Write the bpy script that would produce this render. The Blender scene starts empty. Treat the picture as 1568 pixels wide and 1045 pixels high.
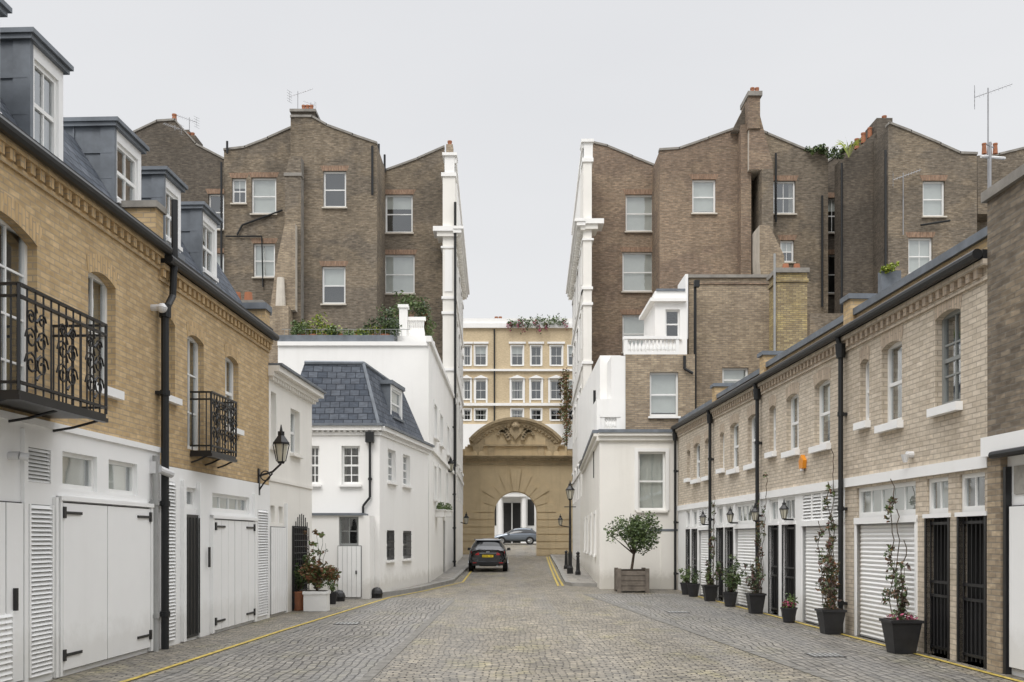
import bpy, math, random
from mathutils import Vector, Matrix
random.seed(7)
scene=bpy.context.scene
# ---------------------------------------------------------------- survey helpers
FPX=1500.0; VX=778.0; VY=825.0; EYE=1.7
def SX(px,y): return (px-VX)*y/FPX
def SH(py,y): return EYE+(VY-py)*y/FPX
def gh(y):
    if y<38: return 0.0
    if y<75: return 0.0145*(y-38)
    if y<95: return 0.5365+0.034*(y-75)
    return 1.2165
# ---------------------------------------------------------------- materials
MATS={}
def new_mat(name):
    m=bpy.data.materials.new(name); m.use_nodes=True
    nt=m.node_tree; b=nt.nodes['Principled BSDF']; MATS[name]=m
    return m,nt,b
def N(nt,t,**k):
    n=nt.nodes.new(t)
    for a,v in k.items(): setattr(n,a,v)
    return n
def noise(nt,vec,scale,detail=3,rough=.6):
    n=N(nt,'ShaderNodeTexNoise'); n.inputs['Scale'].default_value=scale
    n.inputs['Detail'].default_value=detail; n.inputs['Roughness'].default_value=rough
    if vec is not None: nt.links.new(vec,n.inputs['Vector'])
    return n.outputs['Fac']
def ramp(nt,fac,a,b,ca=(0,0,0,1),cb=(1,1,1,1)):
    r=N(nt,'ShaderNodeValToRGB'); r.color_ramp.elements[0].position=a; r.color_ramp.elements[1].position=b
    r.color_ramp.elements[0].color=ca; r.color_ramp.elements[1].color=cb
    nt.links.new(fac,r.inputs['Fac']); return r.outputs['Color']
def mix(nt,fac,a,b,mode='MIX'):
    m=N(nt,'ShaderNodeMix',data_type='RGBA',blend_type=mode)
    for sock,v in ((m.inputs[0],fac),(m.inputs[6],a),(m.inputs[7],b)):
        if isinstance(v,(int,float)): sock.default_value=v
        elif isinstance(v,tuple): sock.default_value=(v[0],v[1],v[2],1)
        else: nt.links.new(v,sock)
    return m.outputs[2]
def mapping(nt,vec,sc):
    m=N(nt,'ShaderNodeMapping'); m.inputs['Scale'].default_value=sc
    nt.links.new(vec,m.inputs['Vector']); return m.outputs['Vector']
def bump(nt,b,h,s=.3,d=.02):
    n=N(nt,'ShaderNodeBump'); n.inputs['Strength'].default_value=s; n.inputs['Distance'].default_value=d
    nt.links.new(h,n.inputs['Height']); nt.links.new(n.outputs['Normal'],b.inputs['Normal'])
def brick_mat(name,c1,c2,mort,dark=(.35,.33,.32),bw=.225,rh=.075,stain=.5,patch=None,rot=False,bs=.35,ms=.009,speck=.6):
    m,nt,b=new_mat(name); tc=N(nt,'ShaderNodeTexCoord')
    uv=tc.outputs['UV']; ob=tc.outputs['Object']
    if rot:
        mp=N(nt,'ShaderNodeMapping'); mp.inputs['Rotation'].default_value=(0,0,math.radians(90)); nt.links.new(uv,mp.inputs['Vector']); uv=mp.outputs['Vector']
    br=N(nt,'ShaderNodeTexBrick'); nt.links.new(uv,br.inputs['Vector'])
    for k,v in (('Scale',1),('Brick Width',bw),('Row Height',rh),('Mortar Size',ms),('Mortar Smooth',.2),('Bias',0)):
        br.inputs[k].default_value=v
    br.inputs['Color1'].default_value=(*c1,1); br.inputs['Color2'].default_value=(*c2,1); br.inputs['Mortar'].default_value=(*mort,1)
    n1=noise(nt,mapping(nt,uv,(4.4,13.3,1)),1.0,1)
    col=mix(nt,ramp(nt,n1,.35,.65,(0,0,0,1),(speck,speck,speck,1)),br.outputs['Color'],mix(nt,1.0,br.outputs['Color'],(.6,.58,.57),'MULTIPLY'))
    n5=noise(nt,mapping(nt,uv,(5.1,12.1,1)),1.13,1)
    col=mix(nt,ramp(nt,n5,.6,.68,(0,0,0,1),(speck,speck,speck,1)),col,mix(nt,1.0,col,(1.35,1.33,1.3),'MULTIPLY'))
    n2=noise(nt,ob,.35,4,.65)
    col=mix(nt,ramp(nt,n2,.45,.72,(0,0,0,1),(stain,stain,stain,1)),col,mix(nt,1.0,col,dark,'MULTIPLY'))
    n3=noise(nt,mapping(nt,ob,(1.6,1.6,.14)),1.0,4,.6)
    col=mix(nt,ramp(nt,n3,.5,.75,(0,0,0,1),(.8*stain,)*3+(1,)),col,mix(nt,1.0,col,(.55,.53,.51),'MULTIPLY'))
    if patch:
        n4=noise(nt,mapping(nt,ob,(.3,.3,.45)),1.3,3,.55)
        col=mix(nt,ramp(nt,n4,.5,.55,(0,0,0,1),(.75,.75,.75,1)),col,mix(nt,1.0,col,patch,'MULTIPLY'))
    nt.links.new(col,b.inputs['Base Color']); b.inputs['Roughness'].default_value=.9
    b.inputs['Specular IOR Level'].default_value=.25
    inv=N(nt,'ShaderNodeInvert'); nt.links.new(mix(nt,.25,br.outputs['Fac'],n1),inv.inputs['Color'])
    bump(nt,b,inv.outputs['Color'],bs,.014)
def plain(name,col,rough=.6,metal=0,var=.12,sc=3,spec=.4,bmp=.05,streak=0,grime=0):
    m,nt,b=new_mat(name); tc=N(nt,'ShaderNodeTexCoord'); ob=tc.outputs['Object']
    n1=noise(nt,ob,sc,4,.65)
    d=tuple(c*(1-var*2) for c in col)
    c=mix(nt,ramp(nt,n1,.35,.75),col,d)
    if streak:
        n3=noise(nt,mapping(nt,ob,(2.2,2.2,.18)),1.0,4,.65)
        c=mix(nt,ramp(nt,n3,.52,.85,(0,0,0,1),(streak,)*3+(1,)),c,mix(nt,1.0,c,(.62,.6,.55),'MULTIPLY'))
    if grime:
        sp=N(nt,'ShaderNodeSeparateXYZ'); nt.links.new(ob,sp.inputs[0])
        ng=noise(nt,mapping(nt,ob,(2,2,2)),1.5,4,.7)
        ad=N(nt,'ShaderNodeMath',operation='MULTIPLY_ADD'); nt.links.new(ng,ad.inputs[0]); ad.inputs[1].default_value=-.7; nt.links.new(sp.outputs['Z'],ad.inputs[2])
        c=mix(nt,ramp(nt,ad.outputs[0],-.3,.3,(grime,)*3+(1,),(0,0,0,1)),c,mix(nt,1.0,c,(.45,.42,.36),'MULTIPLY'))
    nt.links.new(c,b.inputs['Base Color'])
    b.inputs['Roughness'].default_value=rough; b.inputs['Metallic'].default_value=metal; b.inputs['Specular IOR Level'].default_value=spec
    if bmp: bump(nt,b,noise(nt,ob,sc*12,2),bmp,.02)
brick_mat('brick_gold',(.63,.47,.27),(.52,.375,.20),(.44,.35,.24),dark=(.66,.62,.57),stain=.35,speck=.45)
brick_mat('brick_gold_header',(.64,.46,.25),(.50,.35,.18),(.40,.32,.22),rot=True,stain=.2,speck=.4)
brick_mat('brick_buff',(.67,.59,.485),(.56,.485,.385),(.42,.37,.30),dark=(.66,.62,.57),stain=.4,patch=(1.06,1.05,1.04),speck=.42)
brick_mat('brick_buff_header',(.60,.49,.37),(.48,.39,.3),(.38,.33,.27),rot=True,stain=.2,speck=.4)
brick_mat('brick_brown',(.275,.228,.172),(.168,.140,.108),(.205,.185,.155),dark=(.5,.5,.49),stain=.6,patch=(1.32,1.28,1.2),bs=.8,speck=.75)
brick_mat('brick_dark',(.175,.148,.118),(.115,.098,.08),(.13,.118,.10),dark=(.55,.55,.54),stain=.6,patch=(1.2,1.18,1.15),bs=.6,speck=.7)
brick_mat('brick_red',(.345,.25,.178),(.22,.163,.12),(.23,.2,.165),dark=(.55,.54,.52),stain=.5,patch=(1.25,1.27,1.22),bs=.8,speck=.7)
brick_mat('brick_mid',(.44,.355,.255),(.30,.24,.175),(.27,.235,.19),dark=(.55,.53,.49),stain=.5,patch=(1.15,1.15,1.12),bs=.6,speck=.65)
brick_mat('brick_stock_yellow',(.48,.39,.21),(.29,.225,.135),(.22,.19,.15),dark=(.5,.48,.43),stain=.6,patch=(1.2,1.18,1.0),bs=.6)
brick_mat('brick_red_header',(.38,.25,.17),(.28,.18,.12),(.25,.2,.16),rot=True,stain=.3)
brick_mat('brick_yellow_far',(.68,.55,.36),(.6,.48,.31),(.55,.46,.33),stain=.15,speck=.3)
brick_mat('slate',(.125,.14,.165),(.075,.088,.11),(.035,.04,.05),bw=.28,rh=.2,stain=.25,bs=.6,ms=.012)
plain('stucco',(.85,.84,.815),.8,var=.02,sc=.8,streak=.2,bmp=.08,grime=.4)
plain('stucco_cream',(.82,.795,.74),.8,var=.03,sc=.8,streak=.25,bmp=.08,grime=.4)
plain('stone_trim',(.62,.57,.49),.85,var=.12,sc=2,streak=.5)
plain('coping',(.30,.28,.25),.9,var=.2,sc=3)
plain('white_paint',(.85,.85,.84),.45,var=.015,sc=2,streak=.12,bmp=.02,grime=.22)
plain('frame_paint',(.82,.82,.80),.5,var=.04,sc=3,bmp=0)
plain('grey_paint',(.26,.27,.26),.5,var=.04,sc=3,bmp=0)
plain('shadow_gap',(.06,.06,.06),.8,bmp=0)
plain('lead',(.18,.20,.225),.55,var=.2,sc=2.5,streak=.5,metal=.1)
plain('iron',(.012,.012,.013),.38,var=.1,spec=.5,bmp=0)
plain('pot_black',(.025,.025,.027),.5,var=.2,sc=8,bmp=0)
plain('pipe_black',(.016,.017,.018),.42,bmp=0)
plain('pipe_grey',(.33,.33,.32),.6,bmp=0)
plain('gate_stucco',(.72,.58,.37),.85,var=.08,sc=1,streak=.6,bmp=.1,grime=.4)
plain('gate_trim',(.58,.465,.30),.85,var=.18,sc=2,streak=.8)
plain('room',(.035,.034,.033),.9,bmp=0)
plain('blind',(.66,.65,.61),.9,var=.05,bmp=0)
plain('curtain',(.42,.40,.36),.9,var=.2,sc=6,bmp=0)
plain('terracotta',(.36,.15,.08),.85,var=.15)
plain('planter_wood',(.20,.17,.14),.85,var=.25,sc=6)
plain('soil',(.03,.022,.015),.95)
plain('kerb_stone',(.30,.29,.27),.85,var=.15,sc=3)
plain('channel_stone',(.21,.20,.18),.85,var=.25,sc=5)
plain('yellow_paint',(.60,.45,.10),.7,var=.35,sc=9)
plain('bark',(.10,.075,.055),.9,var=.3,sc=10)
plain('aerial',(.35,.35,.36),.4,metal=.6,bmp=0)
plain('plate_yellow',(.8,.6,.03),.5,var=.02,bmp=0)
plain('plate_white',(.75,.75,.75),.5,var=.02,bmp=0)
plain('tyre',(.018,.018,.018),.85)
plain('alloy',(.45,.46,.47),.3,metal=.8,bmp=0)
plain('trim_black',(.015,.015,.016),.55,bmp=0)
plain('orange_alarm',(.75,.28,.02),.4,bmp=0)
plain('camera_white',(.7,.7,.7),.35,bmp=0)
plain('lamp_glass',(.55,.52,.42),.15,var=.1,bmp=0,spec=.6)
plain('flower_pink',(.42,.09,.16),.7,var=.3,sc=20,bmp=0)
plain('red_light',(.35,.01,.012),.2,bmp=0,spec=.6)
def leafmat(name,c,c2):
    m,nt,b=new_mat(name); tc=N(nt,'ShaderNodeTexCoord'); ob=tc.outputs['Object']
    col=mix(nt,ramp(nt,noise(nt,ob,7,2),.35,.65),c,c2); nt.links.new(col,b.inputs['Base Color'])
    b.inputs['Roughness'].default_value=.55
leafmat('leaf_green',(.06,.10,.03),(.13,.18,.055))
leafmat('leaf_dark',(.035,.06,.025),(.08,.115,.045))
leafmat('leaf_lime',(.30,.34,.03),(.16,.22,.03))
leafmat('leaf_rust',(.22,.075,.035),(.11,.10,.04))
leafmat('leaf_purple',(.13,.06,.06),(.07,.07,.035))
def paint(name,c):
    m,nt,b=new_mat(name); b.inputs['Base Color'].default_value=(*c,1); b.inputs['Roughness'].default_value=.25
    b.inputs['Coat Weight'].default_value=1; b.inputs['Coat Roughness'].default_value=.04; b.inputs['Metallic'].default_value=.3
paint('car_black',(.012,.014,.018)); paint('car_silver',(.16,.19,.23)); paint('car_blue',(.04,.10,.22))
m,nt,b=new_mat('car_glass'); b.inputs['Base Color'].default_value=(.01,.012,.014,1); b.inputs['Roughness'].default_value=.05
# window glass
m,nt,b=new_mat('glass'); out=nt.nodes['Material Output']
tr=N(nt,'ShaderNodeBsdfTransparent'); tr.inputs['Color'].default_value=(.86,.9,.9,1)
gl=N(nt,'ShaderNodeBsdfGlossy'); gl.inputs['Roughness'].default_value=.04; gl.inputs['Color'].default_value=(.9,.93,.95,1)
tcg=N(nt,'ShaderNodeTexCoord'); bmpn=N(nt,'ShaderNodeBump'); bmpn.inputs['Strength'].default_value=.15; bmpn.inputs['Distance'].default_value=.03
nt.links.new(noise(nt,tcg.outputs['Object'],1.6,1),bmpn.inputs['Height']); nt.links.new(bmpn.outputs['Normal'],gl.inputs['Normal'])
lw=N(nt,'ShaderNodeLayerWeight'); lw.inputs['Blend'].default_value=.35
mr=N(nt,'ShaderNodeMapRange'); mr.inputs['To Min'].default_value=.18; mr.inputs['To Max'].default_value=.8
nt.links.new(lw.outputs['Facing'],mr.inputs['Value'])
ms=N(nt,'ShaderNodeMixShader'); nt.links.new(mr.outputs['Result'],ms.inputs[0]); nt.links.new(tr.outputs[0],ms.inputs[1]); nt.links.new(gl.outputs[0],ms.inputs[2])
nt.links.new(ms.outputs[0],out.inputs['Surface'])
# cobbles
def setts(name,c1,c2,mort,rot=0,bw=.2,rh=.115,moss=.5,worn=.45,wob=.3):
    m,nt,b=new_mat(name); tc=N(nt,'ShaderNodeTexCoord'); ob=tc.outputs['Object']
    mp=N(nt,'ShaderNodeMapping'); mp.inputs['Rotation'].default_value=(0,0,rot); nt.links.new(ob,mp.inputs['Vector'])
    nz=N(nt,'ShaderNodeTexNoise'); nz.inputs['Scale'].default_value=1.1; nz.inputs['Detail'].default_value=3; nt.links.new(ob,nz.inputs['Vector'])
    va=N(nt,'ShaderNodeVectorMath',operation='MULTIPLY_ADD'); nt.links.new(nz.outputs['Color'],va.inputs[0]); va.inputs[1].default_value=(wob,wob,0); nt.links.new(mp.outputs['Vector'],va.inputs[2])
    br=N(nt,'ShaderNodeTexBrick'); nt.links.new(va.outputs[0],br.inputs['Vector'])
    for k,v in (('Scale',1),('Brick Width',bw),('Row Height',rh),('Mortar Size',.013),('Mortar Smooth',.8),('Bias',-.1)): br.inputs[k].default_value=v
    br.inputs['Color1'].default_value=(*c1,1); br.inputs['Color2'].default_value=(*c2,1); br.inputs['Mortar'].default_value=(*mort,1)
    n0=noise(nt,mapping(nt,ob,(5,8.7,1)),1,2)
    col=mix(nt,ramp(nt,n0,.3,.7),mix(nt,1.0,br.outputs['Color'],(.5,.51,.54),'MULTIPLY'),mix(nt,1.0,br.outputs['Color'],(1.35,1.32,1.26),'MULTIPLY'))
    n1=noise(nt,mapping(nt,ob,(.55,.22,1)),1,5,.7)
    col=mix(nt,ramp(nt,n1,.42,.62,(0,0,0,1),(.75,.75,.75,1)),col,mix(nt,1.0,col,(.6,.605,.62),'MULTIPLY'))
    n2=noise(nt,mapping(nt,ob,(.6,.3,1)),1.7,4,.7)
    col=mix(nt,ramp(nt,n2,.52,.68,(0,0,0,1),(moss,moss,moss,1)),col,mix(nt,1.0,col,(1.1,1.1,.62),'MULTIPLY'))
    wv=noise(nt,mapping(nt,ob,(1.1,.03,1)),1,2,.5)
    col=mix(nt,ramp(nt,wv,.47,.6,(0,0,0,1),(worn,worn,worn,1)),col,mix(nt,.6,col,(.20,.197,.192)))
    nt.links.new(col,b.inputs['Base Color']); b.inputs['Roughness'].default_value=.6; b.inputs['Specular IOR Level'].default_value=.4
    inv=N(nt,'ShaderNodeInvert'); nt.links.new(mix(nt,.35,br.outputs['Fac'],n0),inv.inputs['Color']); bump(nt,b,inv.outputs['Color'],1.0,.035)
setts('setts',(.335,.30,.24),(.19,.172,.14),(.065,.058,.046),bw=.18,rh=.105)
setts('setts_grey',(.265,.25,.225),(.185,.175,.158),(.10,.095,.085),moss=.3,bw=.24,rh=.11,rot=math.radians(90),worn=.6)
setts('flagstones',(.32,.30,.27),(.26,.245,.22),(.12,.11,.1),bw=.9,rh=.6,moss=.15,wob=.02)
# ---------------------------------------------------------------- mesh builder
class Frame:
    def __init__(s,p0,p1):
        s.p=Vector((p0[0],p0[1],0)); d=Vector((p1[0]-p0[0],p1[1]-p0[1],0)); s.L=d.length; s.d=d.normalized()
        s.n=Vector((s.d.y,-s.d.x,0))
    def pt(s,u,v,w=0): q=s.p+s.d*u+s.n*w; return Vector((q.x,q.y,v))
    def U(s,px):
        k=(px-VX)/FPX; return (k*s.p.y-s.p.x)/(s.d.x-k*s.d.y)
    def uy(s,y): return (y-s.p.y)/s.d.y
    def off(s,w):
        a=s.p+s.n*w; b=a+s.d*s.L; return Frame((a.x,a.y),(b.x,b.y))
class MB:
    def __init__(s): s.v=[];s.f=[];s.m=[];s.s=[]
    def poly(s,pts,mat,smooth=False):
        i=len(s.v); s.v+= [Vector(p) for p in pts]; s.f.append(list(range(i,i+len(pts)))); s.m.append(mat); s.s.append(smooth)
    def hexa(s,c,mat):
        for q in ((0,3,2,1),(4,5,6,7),(0,1,5,4),(1,2,6,5),(2,3,7,6),(3,0,4,7)): s.poly([c[k] for k in q],mat)
    def box(s,F,u0,u1,v0,v1,w0,w1,mat):
        c=[F.pt(u0,v0,w1),F.pt(u1,v0,w1),F.pt(u1,v0,w0),F.pt(u0,v0,w0),F.pt(u0,v1,w1),F.pt(u1,v1,w1),F.pt(u1,v1,w0),F.pt(u0,v1,w0)]
        s.hexa(c,mat)
    def bx(s,x0,x1,y0,y1,z0,z1,mat):
        c=[(x0,y0,z0),(x1,y0,z0),(x1,y1,z0),(x0,y1,z0),(x0,y0,z1),(x1,y0,z1),(x1,y1,z1),(x0,y1,z1)]
        s.hexa(c,mat)
    def cyl(s,a,b,r,mat,n=8,r1=None,cap=True):
        a=Vector(a);b=Vector(b); r1=r if r1 is None else r1
        d=(b-a).normalized(); t=d.orthogonal().normalized(); q=d.cross(t)
        A=[a+(t*math.cos(2*math.pi*i/n)+q*math.sin(2*math.pi*i/n))*r for i in range(n)]
        Bp=[b+(t*math.cos(2*math.pi*i/n)+q*math.sin(2*math.pi*i/n))*r1 for i in range(n)]
        for i in range(n): s.poly([A[i],A[(i+1)%n],Bp[(i+1)%n],Bp[i]],mat,n>5)
        if cap: s.poly(A[::-1],mat); s.poly(Bp,mat)
    def path(s,pts,r,mat,n=6):
        for a,b in zip(pts[:-1],pts[1:]): s.cyl(a,b,r,mat,n)
    def prism(s,F,prof,w0,w1,mat,top=None):
        f=[F.pt(u,v,w1) for u,v in prof]; k=[F.pt(u,v,w0) for u,v in prof]; n=len(prof)
        s.poly(f,mat); s.poly(k[::-1],mat)
        for i in range(n): s.poly([f[i],k[i],k[(i+1)%n],f[(i+1)%n]],top or mat)
    def lathe(s,c,prof,mat,n=12):
        for (r0,z0),(r1,z1) in zip(prof[:-1],prof[1:]): s.cyl((c[0],c[1],c[2]+z0),(c[0],c[1],c[2]+z1),r0,mat,n,r1,cap=False)
    def build(s,name,parent,loc):
        me=bpy.data.meshes.new(name); me.from_pydata([tuple(p) for p in s.v],[],s.f)
        names=[]
        for m in s.m:
            if m not in names: names.append(m); me.materials.append(MATS[m])
        me.polygons.foreach_set('material_index',[names.index(m) for m in s.m])
        me.polygons.foreach_set('use_smooth',s.s)
        uvl=me.uv_layers.new(name='UVMap'); uv=[]
        for p in me.polygons:
            n=p.normal
            if abs(n.z)>.85: t=None
            else: t=Vector((-n.y,n.x,0)).normalized(); b=n.cross(t)
            for vi in p.vertices:
                co=me.vertices[vi].co
                uv+= [co.x,co.y] if t is None else [co.dot(t), co.dot(b) if abs(n.z)>.1 else co.z]
        uvl.data.foreach_set('uv',uv)
        o=bpy.data.objects.new(name,me); scene.collection.objects.link(o)
        if parent is not None:
            o.parent=parent; o.matrix_parent_inverse=Matrix.Translation(-Vector(loc))
        return o
class Obj:
    def __init__(s,name,loc=(0,0,0)): s.name=name; s.loc=loc; s.parts={}
    def __getitem__(s,k):
        if k not in s.parts: s.parts[k]=MB()
        return s.parts[k]
    def done(s):
        ks=list(s.parts)
        if len(ks)==1:
            return s.parts[ks[0]].build(s.name,None,s.loc)
        e=bpy.data.objects.new(s.name,None); e.location=s.loc; scene.collection.objects.link(e); e.empty_display_size=.3
        for k in ks: s.parts[k].build(k,e,s.loc)
        return e
def wall(mb,F,u0,u1,v0,v1,holes,mat,rev=.12,revmat=None,deep=.5):
    us=sorted(set([u0,u1]+[h[0] for h in holes]+[h[1] for h in holes])); vs=sorted(set([v0,v1]+[h[2] for h in holes]+[h[3] for h in holes]))
    us=[u for u in us if u0<=u<=u1]; vs=[v for v in vs if v0<=v<=v1]
    for a,b in zip(us[:-1],us[1:]):
        if b-a<1e-5: continue
        st=None
        for c,d in zip(vs[:-1],vs[1:]):
            cu,cv=(a+b)/2,(c+d)/2
            hole=any(h[0]<cu<h[1] and h[2]<cv<h[3] for h in holes)
            if hole:
                if st is not None: mb.poly([F.pt(a,st),F.pt(b,st),F.pt(b,c),F.pt(a,c)],mat); st=None
            elif st is None: st=c
        if st is not None: mb.poly([F.pt(a,st),F.pt(b,st),F.pt(b,vs[-1]),F.pt(a,vs[-1])],mat)
    for h in holes:
        a,b,c,d=h[:4]; rm=revmat or mat
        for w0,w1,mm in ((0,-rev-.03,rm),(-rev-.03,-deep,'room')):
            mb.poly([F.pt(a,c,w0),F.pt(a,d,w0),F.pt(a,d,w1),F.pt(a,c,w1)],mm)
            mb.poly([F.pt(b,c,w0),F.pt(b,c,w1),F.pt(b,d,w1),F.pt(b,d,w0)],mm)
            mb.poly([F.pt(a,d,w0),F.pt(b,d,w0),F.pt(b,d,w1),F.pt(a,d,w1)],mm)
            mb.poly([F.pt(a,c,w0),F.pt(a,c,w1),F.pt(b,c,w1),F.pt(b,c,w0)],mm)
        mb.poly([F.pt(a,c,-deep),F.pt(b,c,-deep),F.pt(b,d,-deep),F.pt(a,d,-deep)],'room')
def window(B,F,a,b,c,d,rev=.12,frame='frame_paint',bars=(0,0),sash=True,sill='stone_trim',blind=None,ft=.06,header=None,sillh=.07,sillw=.1,surround=None,arch=0,amat=None):
    W=B['windows']; e=.004; w0,w1=-rev-.05,-rev
    W.box(F,a-e,a+ft,c-e,d+e,w0,w1,frame); W.box(F,b-ft,b+e,c-e,d+e,w0,w1,frame)
    W.box(F,a+ft,b-ft,c-e,c+ft*1.3,w0,w1-.002,frame); W.box(F,a+ft,b-ft,d-ft,d+e,w0,w1-.002,frame)
    mid=(c+d)/2
    if sash: W.box(F,a+ft,b-ft,mid-.028,mid+.028,w0+.005,w1-.008,frame)
    nb,nh=bars
    for i in range(1,nb+1):
        u=a+ft+(b-a-2*ft)*i/(nb+1); W.box(F,u-.013,u+.013,c+ft,d-ft,w0+.012,w1-.014,frame)
    for i in range(1,nh+1):
        v=c+(d-c)*i/(nh+1)
        W.box(F,a+ft,b-ft,v-.013,v+.013,w0+.014,w1-.016,frame)
    B['glass'].poly([F.pt(a,c,-rev-.035),F.pt(b,c,-rev-.035),F.pt(b,d,-rev-.035),F.pt(a,d,-rev-.035)],'glass')
    if blind is None: blind=random.choice([0,.35,.5,.9,1.,'c','c'])
    C=B['curtains']
    if blind=='c':
        q=(b-a)*random.uniform(.2,.34)
        for x0,x1 in ((a,a+q),(b-q,b)):
            n=6
            for i in range(n):
                xa=x0+(x1-x0)*i/n; xb=x0+(x1-x0)*(i+1)/n
                wa=-rev-.12-(.05 if i%2 else 0); wb=-rev-.12-(0 if i%2 else .05)
                C.poly([F.pt(xa,c,wa),F.pt(xb,c,wb),F.pt(xb,d,wb),F.pt(xa,d,wa)],'curtain')
    elif blind>0:
        vb=d-(d-c)*blind; C.poly([F.pt(a,vb,-rev-.11),F.pt(b,vb,-rev-.11),F.pt(b,d,-rev-.11),F.pt(a,d,-rev-.11)],'blind')
    if sill: B['sills'].box(F,a-.06,b+.06,c-sillh,c-.001,-rev,sillw,sill)
    if arch:
        # segmental (cambered) head: two curved brick spandrels in the top corners of the opening + curved ring of gauged bricks
        n=6; mu=(a+b)/2; hw=(b-a)/2
        cur=lambda t: d-arch*(t*t)
        for s in (-1,1):
            pts=[(mu+s*hw*i/n,cur(i/n)) for i in range(n+1)]
            for (ua,va),(ub_,vb_) in zip(pts[:-1],pts[1:]):
                B['headers'].prism(F,[(ua,va),(ub_,vb_),(ub_,d+.0),(ua,d+.0)] if abs(va-d)>1e-6 else [(ua,va),(ub_,vb_),(ub_,d)],-rev+.003,-.003,amat)
        for i in range(-n,n):
            t0,t1=i/n,(i+1)/n
            B['headers'].prism(F,[(mu+hw*t0*1.0,cur(t0)),(mu+hw*t1,cur(t1)),(mu+hw*t1*1.16,cur(t1)+.23),(mu+hw*t0*1.16,cur(t0)+.23)],-.01,.006,header)
    elif header:
        B['headers'].prism(F,[(a-.03,d),(b+.03,d),(b+.12,d+.24),(a-.12,d+.24)],-.01,.006,header)
    if surround:
        S=B['surrounds']; t=.12
        S.box(F,a-t,a-.001,c,d+t,-.01,.04,surround); S.box(F,b+.001,b+t,c,d+t,-.01,.04,surround); S.box(F,a-.001,b+.001,d+.001,d+t,-.01,.038,surround)
def planks(mb,F,a,b,c,d,w,mat,n=8,vert=True,gap=.014,th=.035):
    mb.box(F,a-.012,b+.012,c-.01,d+.012,w-.03,w-.004,'shadow_gap')
    for i in range(n):
        if vert:
            x0=a+(b-a)*i/n; x1=a+(b-a)*(i+1)/n; mb.box(F,x0+gap/2,x1-gap/2,c+.003,d-.003,w-.01,w+th-.01,mat)
        else:
            y0=c+(d-c)*i/n; y1=c+(d-c)*(i+1)/n; mb.box(F,a+.003,b-.003,y0+gap/2,y1-gap/2,w-.01,w+th-.01,mat)
def louvre(mb,F,a,b,c,d,w,mat,n):
    mb.box(F,a,b,c,d,w-.05,w-.03,'grey_paint'); t=.035
    mb.box(F,a,a+t,c,d,w-.03,w+.01,mat); mb.box(F,b-t,b,c,d,w-.03,w+.01,mat)
    for i in range(n):
        v=c+(d-c)*i/n; h=(d-c)/n
        mb.poly([F.pt(a+t,v,w+.008),F.pt(b-t,v,w+.008),F.pt(b-t,v+h*.8,w-.028),F.pt(a+t,v+h*.8,w-.028)],mat)
def pipe(mb,F,u,v0,v1,w=.09,r=.05,mat='pipe_black'):
    mb.cyl(F.pt(u,v0,w),F.pt(u,v1,w),r,mat,10)
    v=v0+.5
    while v<v1:
        mb.cyl(F.pt(u,v,w),F.pt(u,v+.08,w),r*1.3,mat,10); mb.box(F,u-r*1.6,u+r*1.6,v+.01,v+.06,0.001,w,mat); v+=1.7
def leaves(mb,blobs,n,s,mat,sd=0):
    rnd=random.Random(sd+int(n)); mats=mat if isinstance(mat,(list,tuple)) else [mat]
    tot=sum(b[3]*b[4]*b[5] for b in blobs)
    for (cx,cy,cz,rx,ry,rz) in blobs:
        k=max(3,int(n*rx*ry*rz/tot))
        for _ in range(k):
            v=Vector((rnd.gauss(0,1),rnd.gauss(0,1),rnd.gauss(0,1))).normalized()*(rnd.random()**.45)
            p=Vector((cx+v.x*rx,cy+v.y*ry,cz+v.z*rz))
            t=Vector((rnd.gauss(0,1),rnd.gauss(0,1),rnd.gauss(0,.7))).normalized(); q=t.cross(Vector((rnd.gauss(0,1),rnd.gauss(0,1),rnd.gauss(0,1)))).normalized()
            z=s*rnd.uniform(.6,1.3)
            mb.poly([p-t*z,p-q*z*.5,p+t*z,p+q*z*.5],rnd.choice(mats))
def crown_blobs(cx,cy,cz,rx,ry,rz,n,sd,k=.38):
    r=random.Random(sd); out=[]
    for _ in range(n):
        v=Vector((r.gauss(0,1),r.gauss(0,1),r.gauss(0,1))).normalized()*r.uniform(.35,.85)
        f=r.uniform(k*.6,k*1.2); out.append((cx+v.x*rx,cy+v.y*ry,cz+v.z*rz,rx*f,ry*f,rz*f))
    return out
# ---------------------------------------------------------------- ground
def sheet(name,polys,mat,dz):
    mb=MB()
    for p in polys: mb.poly([(x,y,gh(y)+dz) for x,y in p],mat)
    return mb.build(name,None,(0,0,0))
ys=[-60,0,8,16,24,32,38]+[38+37*i/8 for i in range(1,9)]+[80,85,90,95,110,160,400]
sheet('ground',[[(-400,a),(400,a),(400,b),(-400,b)] for a,b in zip(ys[:-1],ys[1:])],'setts_grey',-.02)
def xl(y): return -5.65+(y-9)*.0417
def xr(y): return 6.24-(y-12.44)*.0293
ry=[2,8,14,20,26,32,38,44,50,56,62,69,75,80,85,90,95,104]
sheet('cobbled_road',[[(-7.2,a),(7,a),(7,b),(-7.2,b)] for a,b in zip(ry[:-1],ry[1:])],'setts',0.0)
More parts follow.
